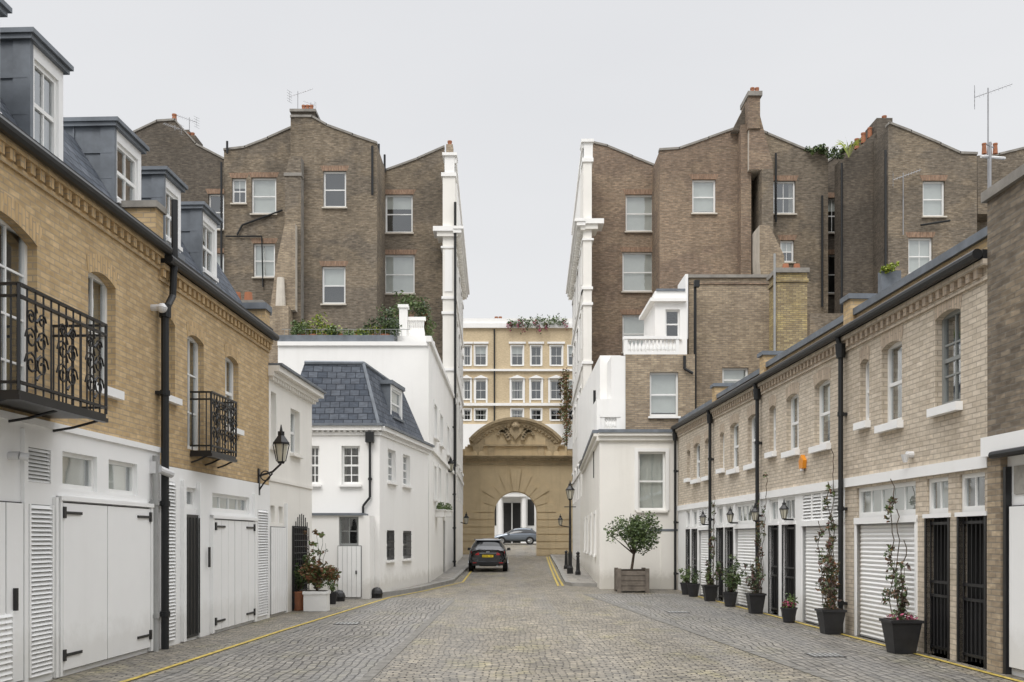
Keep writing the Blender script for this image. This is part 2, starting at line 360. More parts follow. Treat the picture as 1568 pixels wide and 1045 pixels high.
# the two side lanes are laid lengthways in greyer stone, each bordered by a stone channel
EL=lambda y: -1.72+.012*(y-11); ER=lambda y: 3.95-.085*(y-11)
def wide(y): return -4.35+.06*(y-11)
side=[]
for k in range(2,28,2): side.append([(wide(k),k),(EL(k),k),(EL(k+2),k+2),(wide(k+2),k+2)])
for k in range(2,30,2): side.append([(ER(k),k),(min(5.75,xr(k)-.45),k),(min(5.75,xr(k+2)-.45),k+2),(ER(k+2),k+2)])
sheet('side_lane_paving',side,'setts_grey',.004)
gut=MB()
for k in range(2,30,1):
    for fx in (EL,ER,wide):
        if k>=27 and fx is not ER: continue
        for j in range(3):
            t0=k+j/3;t1=k+(j+.92)/3; gut.poly([(fx(t0)-.07,t0,.008),(fx(t0)+.07,t0,.008),(fx(t1)+.07,t1,.008),(fx(t1)-.07,t1,.008)],'channel_stone')
gut.build('gutter_channel',None,(0,0,0))
for gx,gy in ((4.6,14.2),(-3.2,19.5),(3.9,22.5)):
    G=Obj('drain_cover',(gx,gy,0)); G['frame'].bx(gx-.24,gx+.24,gy-.22,gy+.22,-.01,.012,'iron')
    for k in range(6): G['grate'].bx(gx-.21+k*.075,gx-.17+k*.075,gy-.19,gy+.19,.012,.018,'pipe_grey')
    G.done()
def strip(name,pts,w,mat,dz=.012):
    mb=MB()
    for (x0,y0),(x1,y1) in zip(pts[:-1],pts[1:]):
        n=max(1,int(abs(y1-y0)/4))
        for i in range(n):
            a=i/n;b=(i+1)/n; xa=x0+(x1-x0)*a; ya=y0+(y1-y0)*a; xb=x0+(x1-x0)*b; yb=y0+(y1-y0)*b
            mb.poly([(xa,ya,gh(ya)+dz),(xa+w,ya,gh(ya)+dz),(xb+w,yb,gh(yb)+dz),(xb,yb,gh(yb)+dz)],mat)
    return mb.build(name,None,(0,0,0))
strip('yellow_line',[(-4.85,8),(-4.55,12),(-4.2,18),(-3.75,24),(-3.45,28.1),(-2.7,31.9),(-1.8,38),(-1.8,50),(-2.1,68)],.08,'yellow_paint')
strip('yellow_line',[(6.12,8),(5.9,16),(5.75,22),(5.45,31)],.08,'yellow_paint')
strip('yellow_line',[(1.92,35),(2.3,50),(2.8,68)],.08,'yellow_paint')
strip('yellow_line',[(1.76,35),(2.14,50),(2.64,68)],.08,'yellow_paint')
def pavement(name,kerb,wallx):
    mb=MB(); 
    for (x0,y0),(x1,y1) in zip(kerb[:-1],kerb[1:]):
        n=max(1,int(abs(y1-y0)/3))
        for i in range(n):
            a=i/n;b=(i+1)/n; xa=x0+(x1-x0)*a; ya=y0+(y1-y0)*a; xb=x0+(x1-x0)*b; yb=y0+(y1-y0)*b
            sg=1 if wallx>0 else -1
            h=.12
            mb.poly([(xa,ya,gh(ya)-.05),(xb,yb,gh(yb)-.05),(xb,yb,gh(yb)+h),(xa,ya,gh(ya)+h)],'kerb_stone')
            mb.poly([(xa,ya,gh(ya)+h),(xb,yb,gh(yb)+h),(xb+sg*.18,yb,gh(yb)+h),(xa+sg*.18,ya,gh(ya)+h)],'kerb_stone')
            mb.poly([(xa+sg*.18,ya,gh(ya)+h-.006),(xb+sg*.18,yb,gh(yb)+h-.006),(wallx,yb,gh(yb)+h-.006),(wallx,ya,gh(ya)+h-.006)],'flagstones')
    return mb.build(name,None,(0,0,0))
pavement('pavement',[(-3.85,28.0),(-2.9,31.6),(-2.1,38),(-2.0,50),(-2.3,69.9)],-4.6)
pavement('pavement',[(3.3,34.6),(2.3,34.9),(2.1,36),(2.5,50),(3.0,69.9)],4.9)
# ---------------------------------------------------------------- left mews house 1 & 2
def dentils(mb,F,u0,u1,v,mat,mat2):
    mb.box(F,u0,u1,v+.12,v+.20,-.05,.10,mat); mb.box(F,u0,u1,v-.06,v-.001,-.05,.035,mat)
    u=u0+.02
    while u<u1-.1:
        mb.box(F,u,u+.11,v,v+.119,-.05,.075,mat2); u+=.215
FL=Frame((xl(5),5),(xl(21.07),21.07))
def dormer(B,F,y0,y1,v0,v1,win=True,depth=1.6):
    a,b=F.uy(y0),F.uy(y1); D=B['dormers']
    wall(D,F,a,b,v0,v1,[(a+.12,b-.12,v0+.12,v1-.16)],'white_paint',rev=.03,deep=.5)
    window(B,F,a+.12,b-.12,v0+.12,v1-.16,rev=.03,bars=(1,0),sill='white_paint',blind=random.choice(['c',.3]),sillw=.06)
    D.poly([F.pt(a,v0-.4,0),F.pt(a,v1,0),F.pt(a,v1,-depth),F.pt(a,v0-.4,-depth)],'lead')
    D.poly([F.pt(b,v0-.4,0),F.pt(b,v1,0),F.pt(b,v1,-depth),F.pt(b,v0-.4,-depth)],'lead')
    D.box(F,a-.015,a+.06,v0-.1,v1+.0,-.2,.02,'lead')
    D.box(F,a-.06,b+.06,v1,v1+.06,-depth,.06,'lead'); D.box(F,a-.09,b+.09,v1+.06,v1+.12,-depth,.1,'lead')
    D.box(F,a-.05,b+.05,v0-.16,v0-.002,-.3,.06,'lead')
    for k in (.33,.66):
        D.box(F,a-.018,a,v0+(v1-v0)*k,v0+(v1-v0)*k+.02,-depth,-.02,'lead')
    D.box(F,a-.022,a,v0,v1,-.62,-.60,'lead')
# ---- house 1
h1=Obj('brick_mews_house',(-6.5,10,0)); u0,u1=FL.uy(5),FL.uy(15.1)
ub=lambda px: FL.U(px)
wins=[(ub(-70),ub(57),3.2,5.30),(ub(135),ub(177),3.75,5.27)]
wall(h1['walls'],FL,u0,u1,3.1,5.95,wins,'brick_gold',rev=.12)
window(h1,FL,*wins[0],bars=(3,3),sash=False,sill=None,blind=0,header='brick_gold_header',arch=.16,amat='brick_gold')
window(h1,FL,*wins[1],bars=(1,0),header='brick_gold_header',sill='white_paint',sillh=.12,blind='c',arch=.1,amat='brick_gold')
dentils(h1['eaves'],FL,u0,u1,5.9,'brick_gold','brick_gold_header')
h1['gutter'].cyl(FL.pt(u0,6.14,.16),FL.pt(u1,6.14,.16),.075,'pipe_black',10)
h1['gutter'].box(FL,u0,u1,6.101,6.3,-.25,.098,'pipe_black')
g1=[(ub(92),ub(145),2.32,2.78),(ub(163),ub(207),2.32,2.78),(ub(35),ub(75),2.36,2.76)]
wall(h1['ground_floor'],FL.off(.03),u0,u1,-.1,3.02,g1,'white_paint',rev=.05,deep=.4)
h1['ground_floor'].poly([FL.pt(u0,3.02,.03),FL.pt(u1,3.02,.03),FL.pt(u1,3.1,0),FL.pt(u0,3.1,0)],'white_paint')
h1['ground_floor'].box(FL,u0,u1,3.02,3.1,-.1,.065,'white_paint')
F1=FL.off(.03)
for g in g1[:2]: window(h1,F1,*g,rev=.05,sash=False,sill=None,blind=1.0,ft=.05)
louvre(h1['doors'],F1,ub(35),ub(75),2.36,2.76,.0,'white_paint',9)
D=h1['doors']
planks(D,F1,ub(86),ub(155),.08,2.14,.03,'white_paint',1); planks(D,F1,ub(155.5),ub(222),.08,2.14,.03,'white_paint',1)
D.box(F1,ub(82),ub(86)-.012,.02,2.22,.001,.06,'white_paint'); D.box(F1,ub(222)+.012,ub(226),.02,2.22,.001,.06,'white_paint'); D.box(F1,ub(82),ub(226),2.165,2.22,.001,.075,'white_paint')
louvre(D,F1,ub(36),ub(74),.1,2.1,.035,'white_paint',38)
D.box(F1,ub(76.5),ub(80),.02,2.2,.001,.05,'white_paint'); D.box(F1,ub(27),ub(33),.02,2.95,.001,.05,'white_paint')
planks(D,F1,ub(-60),ub(-3),.1,2.1,.03,'white_paint',2); planks(D,F1,ub(-2),ub(25),.1,2.1,.03,'white_paint',1)
D.box(F1,ub(8),ub(11),.9,1.15,.06,.1,'iron')
louvre(D,F1,ub(-60),ub(8),.15,.9,.07,'white_paint',12)
D.cyl(F1.pt(ub(10),2.62,.0),F1.pt(ub(10),2.62,.12),.05,'camera_white',10); D.cyl(F1.pt(ub(10),2.62,.12),F1.pt(ub(13),2.6,.2),.045,'camera_white',10)
for px,sg in ((87,1),(221,-1)):
    for v in (.25,2.0):
        u=ub(px); D.box(F1,min(u,u+sg*.45),max(u,u+sg*.45),v,v+.035,.055,.075,'iron'); D.box(F1,u-.03,u+.03,v-.05,v+.09,.03,.08,'iron')
Rf=h1['roof']
def mansard(mb,F,a,b,v0,v1,s,back=6):
    mb.poly([F.pt(a,v0,-.2),F.pt(b,v0,-.2),F.pt(b,v1,-s),F.pt(a,v1,-s)],'slate')
    mb.poly([F.pt(a,v1,-s),F.pt(b,v1,-s),F.pt(b,v1+.15,-back),F.pt(a,v1+.15,-back)],'lead')
    for u in (a,b): mb.poly([F.pt(u,3,0),F.pt(u,v0,0),F.pt(u,v0,-.2),F.pt(u,v1,-s),F.pt(u,v1+.15,-back),F.pt(u,0,-back)],'brick_gold')
mansard(Rf,FL,u0,u1,6.28,7.75,1.15)
FD=FL.off(-.42)
dormer(h1,FD,10.85,11.5,6.55,7.85); dormer(h1,FD,12.15,13.0,6.5,7.88); 
FD2=FL.off(-.55); dormer(h1,FD2,14.8,15.8,6.75,7.92)
P=h1['downpipe']; up=ub(241)
pipe(P,FL,up,0,5.2,.12,.06); P.path([FL.pt(up,5.2,.12),FL.pt(up+.28,5.5,.13),FL.pt(up+.28,6.15,.16)],.055,'pipe_black',10)
P.path([FL.pt(up+.28,5.9,.16),FL.pt(up+.28,7.0,.16)],.05,'pipe_black',10)
P.cyl(FL.pt(up,5.1,.12),FL.pt(up,5.3,.12),.09,'pipe_black',10)
pipe(P,FL,ub(228),0,2.95,.1,.045,'pipe_grey')
h1.done()
cam1=Obj('security_camera',tuple(FL.pt(ub(232),4.9,.1)))
cc=FL.pt(ub(232),5.2,0); cam1['mount'].cyl(cc,cc+FL.n*.12,.05,'camera_white',10)
for i in range(4): 
    t0=i/4*math.pi/2; t1=(i+1)/4*math.pi/2; c0=cc+FL.n*.16
    cam1['dome'].cyl(c0-Vector((0,0,.08*math.sin(t0))),c0-Vector((0,0,.08*math.sin(t1))),.08*math.cos(t0)+.002,'camera_white',12,.08*math.cos(t1)+.001)
cam1['hood'].cyl(cc+FL.n*.16,cc+FL.n*.16+Vector((0,0,.06)),.085,'camera_white',12,.04)
cam1.done()
cam2=Obj('security_camera',(-5.4,14.9,2.8)); c0=FL.pt(ub(232),2.75,.12)
cam2['mount'].box(FL,ub(226),ub(230),2.68,2.86,.001,.12,'camera_white'); cam2['body'].cyl(c0,c0+Vector((.1,.25,-.06)),.06,'camera_white',10); cam2.done()
# ---- house 2
h2=Obj('brick_mews_house',(-6.3,18,0)); a,b=FL.uy(15.1)+.002,FL.uy(21.07)
wins=[(ub(249),ub(268),3.95,5.2),(ub(287),ub(312),3.2,5.15),(ub(345),ub(365),3.8,5.15)]
wall(h2['walls'],FL,a,b,2.85,5.95,wins,'brick_gold',rev=.1)
for i,w in enumerate(wins): window(h2,FL,*w,rev=.1,bars=(1,0) if i!=1 else (1,2),sash=(i!=1),header='brick_gold_header',sill='white_paint' if i!=1 else None,sillh=.1,blind=[.9,'c','c'][i],arch=.08,amat='brick_gold')
dentils(h2['eaves'],FL,a,b,5.75,'brick_gold','brick_gold_header')
h2['gutter'].cyl(FL.pt(a,6.02,.16),FL.pt(b,6.02,.16),.075,'pipe_black',10); h2['gutter'].box(FL,a,b,5.951,6.2,-.25,.098,'pipe_black')
F2=FL.off(.025)
g2=[(ub(278),ub(299),2.2,2.55),(ub(323),ub(380),2.18,2.52)]
wall(h2['ground_floor'],F2,a,b,-.1,2.84,g2,'white_paint',rev=.05,deep=.4)
window(h2,F2,*g2[0],rev=.05,sash=False,sill=None,blind=.0); window(h2,F2,*g2[1],rev=.05,sash=False,bars=(3,0),sill=None,blind=1.0)
D=h2['doors']
louvre(D,F2,ub(250),ub(264),.1,2.6,.035,'white_paint',46)
D.box(F2,ub(278),ub(299),.05,2.1,.001,.03,'iron'); 
for i in range(5):
    u=ub(279)+(ub(298)-ub(279))*i/4; D.cyl(F2.pt(u,.1,.06),F2.pt(u,2.05,.06),.012,'iron',5)
D.box(F2,ub(274),ub(278),.02,2.65,.001,.06,'white_paint'); D.box(F2,ub(299),ub(303),.02,2.65,.001,.06,'white_paint')
planks(D,F2,ub(322),ub(353),.06,2.04,.03,'white_paint',3); planks(D,F2,ub(353.5),ub(384),.06,2.04,.03,'white_paint',3)
D.box(F2,ub(319),ub(322)-.012,.02,2.12,.001,.06,'white_paint'); D.box(F2,ub(384)+.012,ub(388),.02,2.6,.001,.06,'white_paint'); D.box(F2,ub(319),ub(388),2.06,2.12,.001,.08,'white_paint')
for px,sg in ((323,1),(383,-1)):
    for v in (.2,1.9):
        u=ub(px); D.box(F2,min(u,u+sg*.5),max(u,u+sg*.5),v,v+.035,.055,.075,'iron'); D.box(F2,u-.03,u+.03,v-.05,v+.09,.03,.08,'iron')
louvre(D,F2,ub(390),ub(407),.1,2.3,.03,'white_paint',40)
D.box(F2,ub(313),ub(314.5),1.2,1.55,.04,.07,'iron')
mansard(h2['roof'],FL,a,b,6.18,7.7,1.15)
dormer(h2,FD2,16.7,17.5,6.75,7.9); dormer(h2,FD2,18.5,19.4,6.7,7.92)
pw=h2['party_walls']
pw.box(FL,a-.15,a+.15,6.2,6.75,-1.5,.02,'brick_gold'); pw.box(FL,a-.2,a+.2,6.75,6.85,-1.5,.06,'coping')
pw.box(FL,b-.35,b-.001,5.96,6.55,-3,.02,'brick_gold'); pw.box(FL,b-.42,b+.05,6.55,6.68,-3,.06,'lead')
h2.done()
# ---- balconies
def balcony(name,F,ya,yb,v0,v1,proj,orn=True,nb=12):
    B=Obj(name,tuple(F.pt(F.uy(ya),v0,0))); a,b=F.uy(ya),F.uy(yb); R=B['railing']
    B['floor'].box(F,a,b,v0-.05,v0,0.002,proj,'iron'); B['floor'].box(F,a-.02,b+.02,v0-.1,v0-.05,proj-.05,proj+.02,'iron')
    B['floor'].box(F,a-.02,a+.05,v0-.1,v0-.05,0.002,proj-.05,'iron')
    for k in (0,.5,1):
        u=a+(b-a)*k; B['brackets'].path([F.pt(u,v0-.2,.02),F.pt(u,v0-.16,proj*.4),F.pt(u,v0-.08,proj*.85)],.016,'iron',5)
    for v in (v0+.08,v1-.12,v1):
        R.box(F,a,b,v-.015,v+.015,proj-.02,proj+.02,'iron')
        for u in (a,b): R.box(F,u-.015,u+.015,v-.014,v+.014,0.002,proj-.02,'iron')
    for i in range(nb+1):
        u=a+(b-a)*i/nb; R.cyl(F.pt(u,v0,proj),F.pt(u,v1,proj),.011 if i not in(0,nb) else .02,'iron',5)
    m=max(3,int(proj/.11))
    for u in (a,b):
        for i in range(m): w=proj*(i+.3)/m; R.cyl(F.pt(u,v0,w),F.pt(u,v1,w),.011,'iron',5)
    if orn:
        O=B['scrollwork']
        cu=(b-a)/3
        for k in range(3):
            for cv,r in ((v0+.3,.13),(v0+.56,.12),(v0+.78,.08)):
                cx=a+cu*(k+.5)
                for s2 in (-1,1):
                    pts=[F.pt(cx+s2*(.11+r*(1-t/16)*math.cos(t*.75)),cv+r*(1-t/16)*math.sin(t*.75),proj+.015) for t in range(13)]
                    O.path(pts,.011,'iron',4)
            for t in range(8): 
                O.cyl(F.pt(a+cu*(k+.5),v0+.15+t*.1,proj+.01),F.pt(a+cu*(k+.5)+.05*(-1)**t,v0+.22+t*.1,proj+.03),.02,'iron',5,.004)
    B.done()
balcony('iron_balcony',FL,9.9,11.85,3.2,4.27,.68)
balcony('iron_balcony',FL,16.45,17.75,3.18,4.16,.36,nb=9)
# ---- house 3 (white)
F3=Frame((xl(21.08),21.08),(xl(24.9),24.9))
h3=Obj('white_mews_house',(-6,23,0)); L=F3.L; U3=F3.U
w3=[(max(.15,U3(408)),U3(423),3.7,4.9),(U3(445),U3(459),3.7,4.75)]
wall(h3['walls'],F3,0,L,-.1,5.3,w3+[(.1,.45,2.05,2.42),(.75,1.1,2.05,2.42)],'stucco_cream',rev=.12)
for w in w3: window(h3,F3,*w,bars=(1,0),sill='stucco_cream',blind=.6)
for w in ((.1,.45,2.05,2.42),(.75,1.1,2.05,2.42)): window(h3,F3,*w,rev=.08,sash=False,sill=None,blind=0)
planks(h3['doors'],F3,.02,1.2,.06,1.95,.03,'white_paint',8)
h3['doors'].box(F3,1.215,1.29,.02,2.5,.001,.06,'white_paint')
h3['cornice'].box(F3,-.05,L+.2,5.2,5.3,-.2,.12,'stucco_cream'); h3['cornice'].box(F3,-.05,L+.3,5.3,5.42,-.25,.24,'stucco_cream'); h3['cornice'].box(F3,-.05,L+.33,5.42,5.47,-.25,.3,'lead')
u=0
while u<L: h3['cornice'].box(F3,u,u+.09,5.12,5.2,-.05,.09,'stucco_cream'); u+=.2
h3['cornice'].box(F3,0,L,2.95,3.03,-.05,.03,'stucco_cream')
h3['walls'].poly([F3.pt(L,-.1,0),F3.pt(L,5.3,0),F3.pt(L,5.3,-6),F3.pt(L,-.1,-6)],'stucco_cream')
h3['walls'].poly([F3.pt(0,3,0),F3.pt(0,5.3,0),F3.pt(0,5.3,-6),F3.pt(0,-.1,-6)],'stucco_cream')
h3['roof'].poly([F3.pt(0,5.46,0),F3.pt(L,5.46,0),F3.pt(L,5.9,-6),F3.pt(0,5.9,-6)],'slate')
ch=h3['chimney']; ch.bx(-6.1,-5.35,21.2,21.9,5.3,6.7,'brick_brown'); ch.bx(-6.16,-5.29,21.14,21.96,6.7,6.85,'coping')
for x in (-5.95,-5.7): ch.cyl((x,21.5,6.85),(x,21.5,7.1),.1,'terracotta',10,.08)
G=h3['garden_gate']; a,b=U3(447),U3(470)
G.box(F3,a,b,.0,2.0,.002,.01,'room')
for i in range(9):
    u=a+(b-a)*i/8; t=abs(i-4)/4; G.cyl(F3.pt(u,.05,.05),F3.pt(u,2.3-.35*t*t,.05),.014,'iron',5)
for i in range(13): G.box(F3,a,b,.15+i*.15,.165+i*.15,.035,.06,'iron')
h3.done()
def lantern_head(mb,c,s=1.0):
    x,y,z=c
    n=6
    mb.cyl((x,y,z),(x,y,z+.05*s),.07*s,'iron',n,.10*s); mb.cyl((x,y,z+.05*s),(x,y,z+.42*s),.095*s,'lamp_glass',n,.17*s)
    for i in range(n):
        t=2*math.pi*i/n
        mb.cyl((x+.10*s*math.cos(t),y+.10*s*math.sin(t),z+.05*s),(x+.178*s*math.cos(t),y+.178*s*math.sin(t),z+.42*s),.012*s,'iron',4)
    mb.cyl((x,y,z+.42*s),(x,y,z+.46*s),.2*s,'iron',n,.2*s); mb.cyl((x,y,z+.46*s),(x,y,z+.62*s),.19*s,'iron',n,.07*s)
    mb.cyl((x,y,z+.62*s),(x,y,z+.70*s),.08*s,'iron',n,.08*s); mb.cyl((x,y,z+.70*s),(x,y,z+.85*s),.04*s,'iron',n,.01*s)
wl=Obj('wall_lantern',(-4.75,20.3,3.2)); ul=FL.uy(20.3)
c=FL.pt(ul,3.25,.48); lantern_head(wl['head'],c,.95)
wl['bracket'].path([FL.pt(ul,3.0,.02),FL.pt(ul,3.08,.3),FL.pt(ul,3.25,.48)],.022,'iron',6)
wl['bracket'].path([FL.pt(ul,2.7,.02),FL.pt(ul,2.85,.12),FL.pt(ul,3.05,.3)],.018,'iron',6)
wl['bracket'].path([FL.pt(ul,3.0+.1*math.sin(t*.6),.15+.1*math.cos(t*.6)) for t in range(11)],.014,'iron',5)
wl['bracket'].box(FL,ul-.05,ul+.05,2.6,3.15,.002,.03,'iron'); wl.done()
# ---------------------------------------------------------------- white corner house with slate mansard
cr=Obj('white_corner_house',(-4.5,31,0))
FA=Frame((-6.6,28.6),(-3.75,28.6)); FB=Frame((-3.75,28.6),(-2.87,35.2))
UA=FA.U; UB=FB.U
wa=[(UA(473),UA(489),SH(742,28.6),SH(683,28.6)),(UA(523),UA(551),SH(742,28.6),SH(683,28.6))]
wall(cr['walls'],FA,0,FA.L,-.1,4.85,wa,'stucco',rev=.12)
for w in wa: window(cr,FA,*w,bars=(1,3),sash=True,sill='stucco',blind='c')
wb=[(UB(594),UB(606),3.42,4.42),(UB(617),UB(628),3.42,4.42)]; wg=[(UB(592),UB(603),1.05,1.95),(UB(617),UB(629),1.05,1.95)]
wall(cr['walls'],FB,0,FB.L,-.1,4.85,wb+wg,'stucco',rev=.1)
for w in wb: window(cr,FB,*w,rev=.1,bars=(1,3),sill='stucco',blind='c')
for w in wg:
    window(cr,FB,*w,rev=.1,bars=(0,0),sill='stucco',blind=0)
    for i in range(7): u=w[0]+(w[1]-w[0])*(i+.5)/7; cr['grilles'].cyl(FB.pt(u,w[2],.02),FB.pt(u,w[3],.02),.014,'iron',5)
    for k in range(4): v=w[2]+(w[3]-w[2])*(k+.5)/4; cr['grilles'].box(FB,w[0],w[1],v-.01,v+.01,.01,.03,'iron')
for F in (FA,FB):
    cr['cornice'].box(F,-.02,F.L+.03,4.72,4.80,-.1,.05,'stucco'); cr['cornice'].box(F,-.02,F.L+.06,4.851,4.98,-.3,.16,'stucco'); cr['cornice'].box(F,-.02,F.L+.1,4.98,5.05,-.3,.22,'lead')
    u=.05
    while u<F.L: cr['cornice'].box(F,u,u+.07,4.80,4.85,-.05,.1,'stucco'); u+=.16
bs=[(-6.6,28.65),(-3.78,28.65),(-2.92,35.2),(-6.6,35.2)]; tp=[(-6.1,29.35),(-4.35,29.45),(-3.75,34.9),(-6.1,34.9)]
for i in range(4):
    j=(i+1)%4; cr['roof'].poly([(*bs[i],5.0),(*bs[j],5.0),(*tp[j],6.95),(*tp[i],6.95)],'slate')
cr['roof'].poly([(*p,6.95) for p in tp],'lead'); 
for i in range(2):
    j=(i+1)%4; cr['roof'].cyl((*tp[i],6.97),(*tp[j],6.97),.06,'lead',6); 
cr['roof'].cyl((*bs[1],5.02),(*tp[1],6.97),.05,'lead',6)
cr['roof'].bx(-5.9,-4.6,30,33,6.95,7.1,'lead')
FBd=FB.off(-.3); a,b=FBd.U(598),FBd.U(616)
D=cr['dormer']; wall(D,FBd,a,b,5.5,6.6,[(a+.13,b-.13,5.6,6.5)],'white_paint',rev=.04,deep=.4); window(cr,FBd,a+.13,b-.13,5.6,6.5,rev=.04,sill='lead',blind=.4)
for u in (a,b): D.poly([FBd.pt(u,5.2,0),FBd.pt(u,6.6,0),FBd.pt(u,6.6,-.8),FBd.pt(u,5.2,-.8)],'lead')
D.box(FBd,a-.08,b+.08,6.6,6.72,-.9,.08,'lead')
P=cr['downpipe']; u=UA(567); pipe(P,FA,u,2.9,4.7,.08,.035); P.path([FA.pt(u,2.9,.08),FA.pt(u-.2,2.65,.08),FA.pt(u-.2,2.2,.08)],.035,'pipe_black',8); P.box(FA,u-.12,u+.12,4.5,4.8,.01,.2,'pipe_black')
FP=Frame((SX(466,27.6),27.6),(SX(566,27.6),27.6)); pd=(FP.U(519),FP.U(549),1.5,2.32)
wall(cr['porch'],FP,0,FP.L,-.1,2.35,[pd],'stucco',rev=.1,deep=.8)
window(cr,FP,*pd,rev=.1,frame='grey_paint',bars=(1,1),sash=False,sill=None,blind=0,ft=.05)
cr['porch'].box(FP,-.05,FP.U(556),2.351,2.42,-1,.06,'lead'); 
cr['porch'].poly([FP.pt(FP.L,-.1,0),FP.pt(FP.L,2.35,0),FP.pt(FP.L,2.35,-1),FP.pt(FP.L,-.1,-1)],'stucco')
planks(cr['porch'],FP,FP.U(518),FP.U(553),.05,1.49,.03,'white_paint',5,gap=.008)
cr['porch'].box(FP,FP.U(545),FP.U(547),.7,.8,.05,.09,'iron')
cr.done()
# ---------------------------------------------------------------- white rear extension with roof terrace
wt=Obj('white_terrace_house',(-4,44,0))
FW=Frame((-8.6,36.6),(-2.85,36.6)); FS=Frame((-2.86,35.3),(-2.8,51.9))
wall(wt['walls'],FW,0,FW.L,-.1,9.0,[],'stucco')
hs=[]
for px0,px1,v0,v1 in ((664,668,5.6,6.9),(673,677,5.6,6.9),(684,687,5.6,6.9),(664,667,3.2,4.5),(671,674,3.2,4.6),(682,685,3.3,4.7)):
    hs.append((FS.U(px0),FS.U(px1),v0,v1))
dr=[(FS.U(679),FS.U(682),.1,2.5)]
wall(wt['walls'],FS,0,FS.L,-.1,9.0,hs+dr,'stucco',rev=.1)
for h in hs: window(wt,FS,*h,rev=.1,sill='stucco',blind=0,surround='stucco',sillw=.15)
wt['walls'].box(FS,*dr[0],-.1,-.05,'iron')
wt['cornice'].box(FS,0,FS.L,4.95,5.1,-.1,.1,'stucco'); wt['cornice'].box(FS,0,FS.L,8.8,9.0,-.1,.1,'stucco')
wt['cornice'].box(FW,0,FW.L+.1,8.9,9.05,-.3,.08,'stucco')
wt['roof'].poly([(-8.6,36.6,8.7),(-2.9,36.6,8.7),(-2.9,52,8.7),(-8.6,52,8.7)],'lead')
wt['terrace'].box(FW,0,FW.U(603),9.05,9.3,-.2,.02,'lead')
wt['terrace'].bx(-4.2,-2.95,37.2,40,9.05,9.4,'stucco')
x0,x1,y=SX(626,38),SX(648,38),38
for k in range(8):
    x=x0+(x1-x0)*k/7; wt['terrace'].lathe((x,y,9.4),[(.03,0),(.07,.12),(.07,.25),(.03,.5),(.05,.75)],'stucco',8)
wt['terrace'].bx(x0-.1,x1+.1,y-.1,y+.1,10.15,10.28,'stucco')
wt['terrace'].bx(SX(612,37.9),SX(624,37.9),37.75,38.05,9.4,10.6,'stucco'); wt['terrace'].bx(SX(610,37.9),SX(626,37.9),37.7,38.1,10.6,10.72,'stucco')
for k in range(24):
    x=-8.4+k*.2
    wt['terrace'].cyl((x,36.8,9.3),(x,36.8,9.55),.008,'grey_paint',4)
wt['terrace'].bx(-8.5,-3.7,36.79,36.81,9.55,9.57,'grey_paint')
pipe(wt['downpipe'],FS,FS.U(693),0,9,.1,.06)
wt.done()
tg=Obj('terrace_planting',(-6,38,9.3))
for px,py,rx,rz,mt in ((480,500,.5,.55,'leaf_lime'),(462,506,.4,.35,'leaf_green'),(500,512,.5,.35,'leaf_lime'),(522,514,.5,.3,'leaf_green'),(545,514,.5,.3,'leaf_green'),(570,512,.55,.32,'leaf_lime'),(592,503,.4,.5,'leaf_dark'),(603,480,.6,.8,'leaf_green'),(588,488,.5,.5,'leaf_dark'),(622,460,.6,.5,'leaf_green'),(640,478,.5,.5,'leaf_dark'),(656,512,.35,.6,'leaf_green'),(650,495,.25,.5,'leaf_rust')):
    yy=36.95 if px<598 else 38.4
    leaves(tg['shrubs'],crown_blobs(SX(px,yy),yy,SH(py,yy),rx*1.25,.3,rz*1.2,7,px,.5),450,.06,[mt,mt,'leaf_green'],px)
    tg['pots'].cyl((SX(px,yy),yy+.05,9.0),(SX(px,yy),yy+.05,9.4),.14,'terracotta',10,.18)
tg.done()
for px,v in ((668,2.9),(679,3.0)):
    u=FS.U(px); B=Obj('window_box',tuple(FS.pt(u,v,.2))); B['box'].box(FS,u-.5,u+.5,v-.35,v-.1,.002,.35,'stucco'); B['box'].box(FS,u-.55,u+.55,v-.1,v-.06,.002,.4,'stucco')
    c=FS.pt(u,v+.05,.2); leaves(B['plants'],[(c.x,c.y,c.z,.18,.45,.2)],160,.06,'leaf_green',px); B.done()
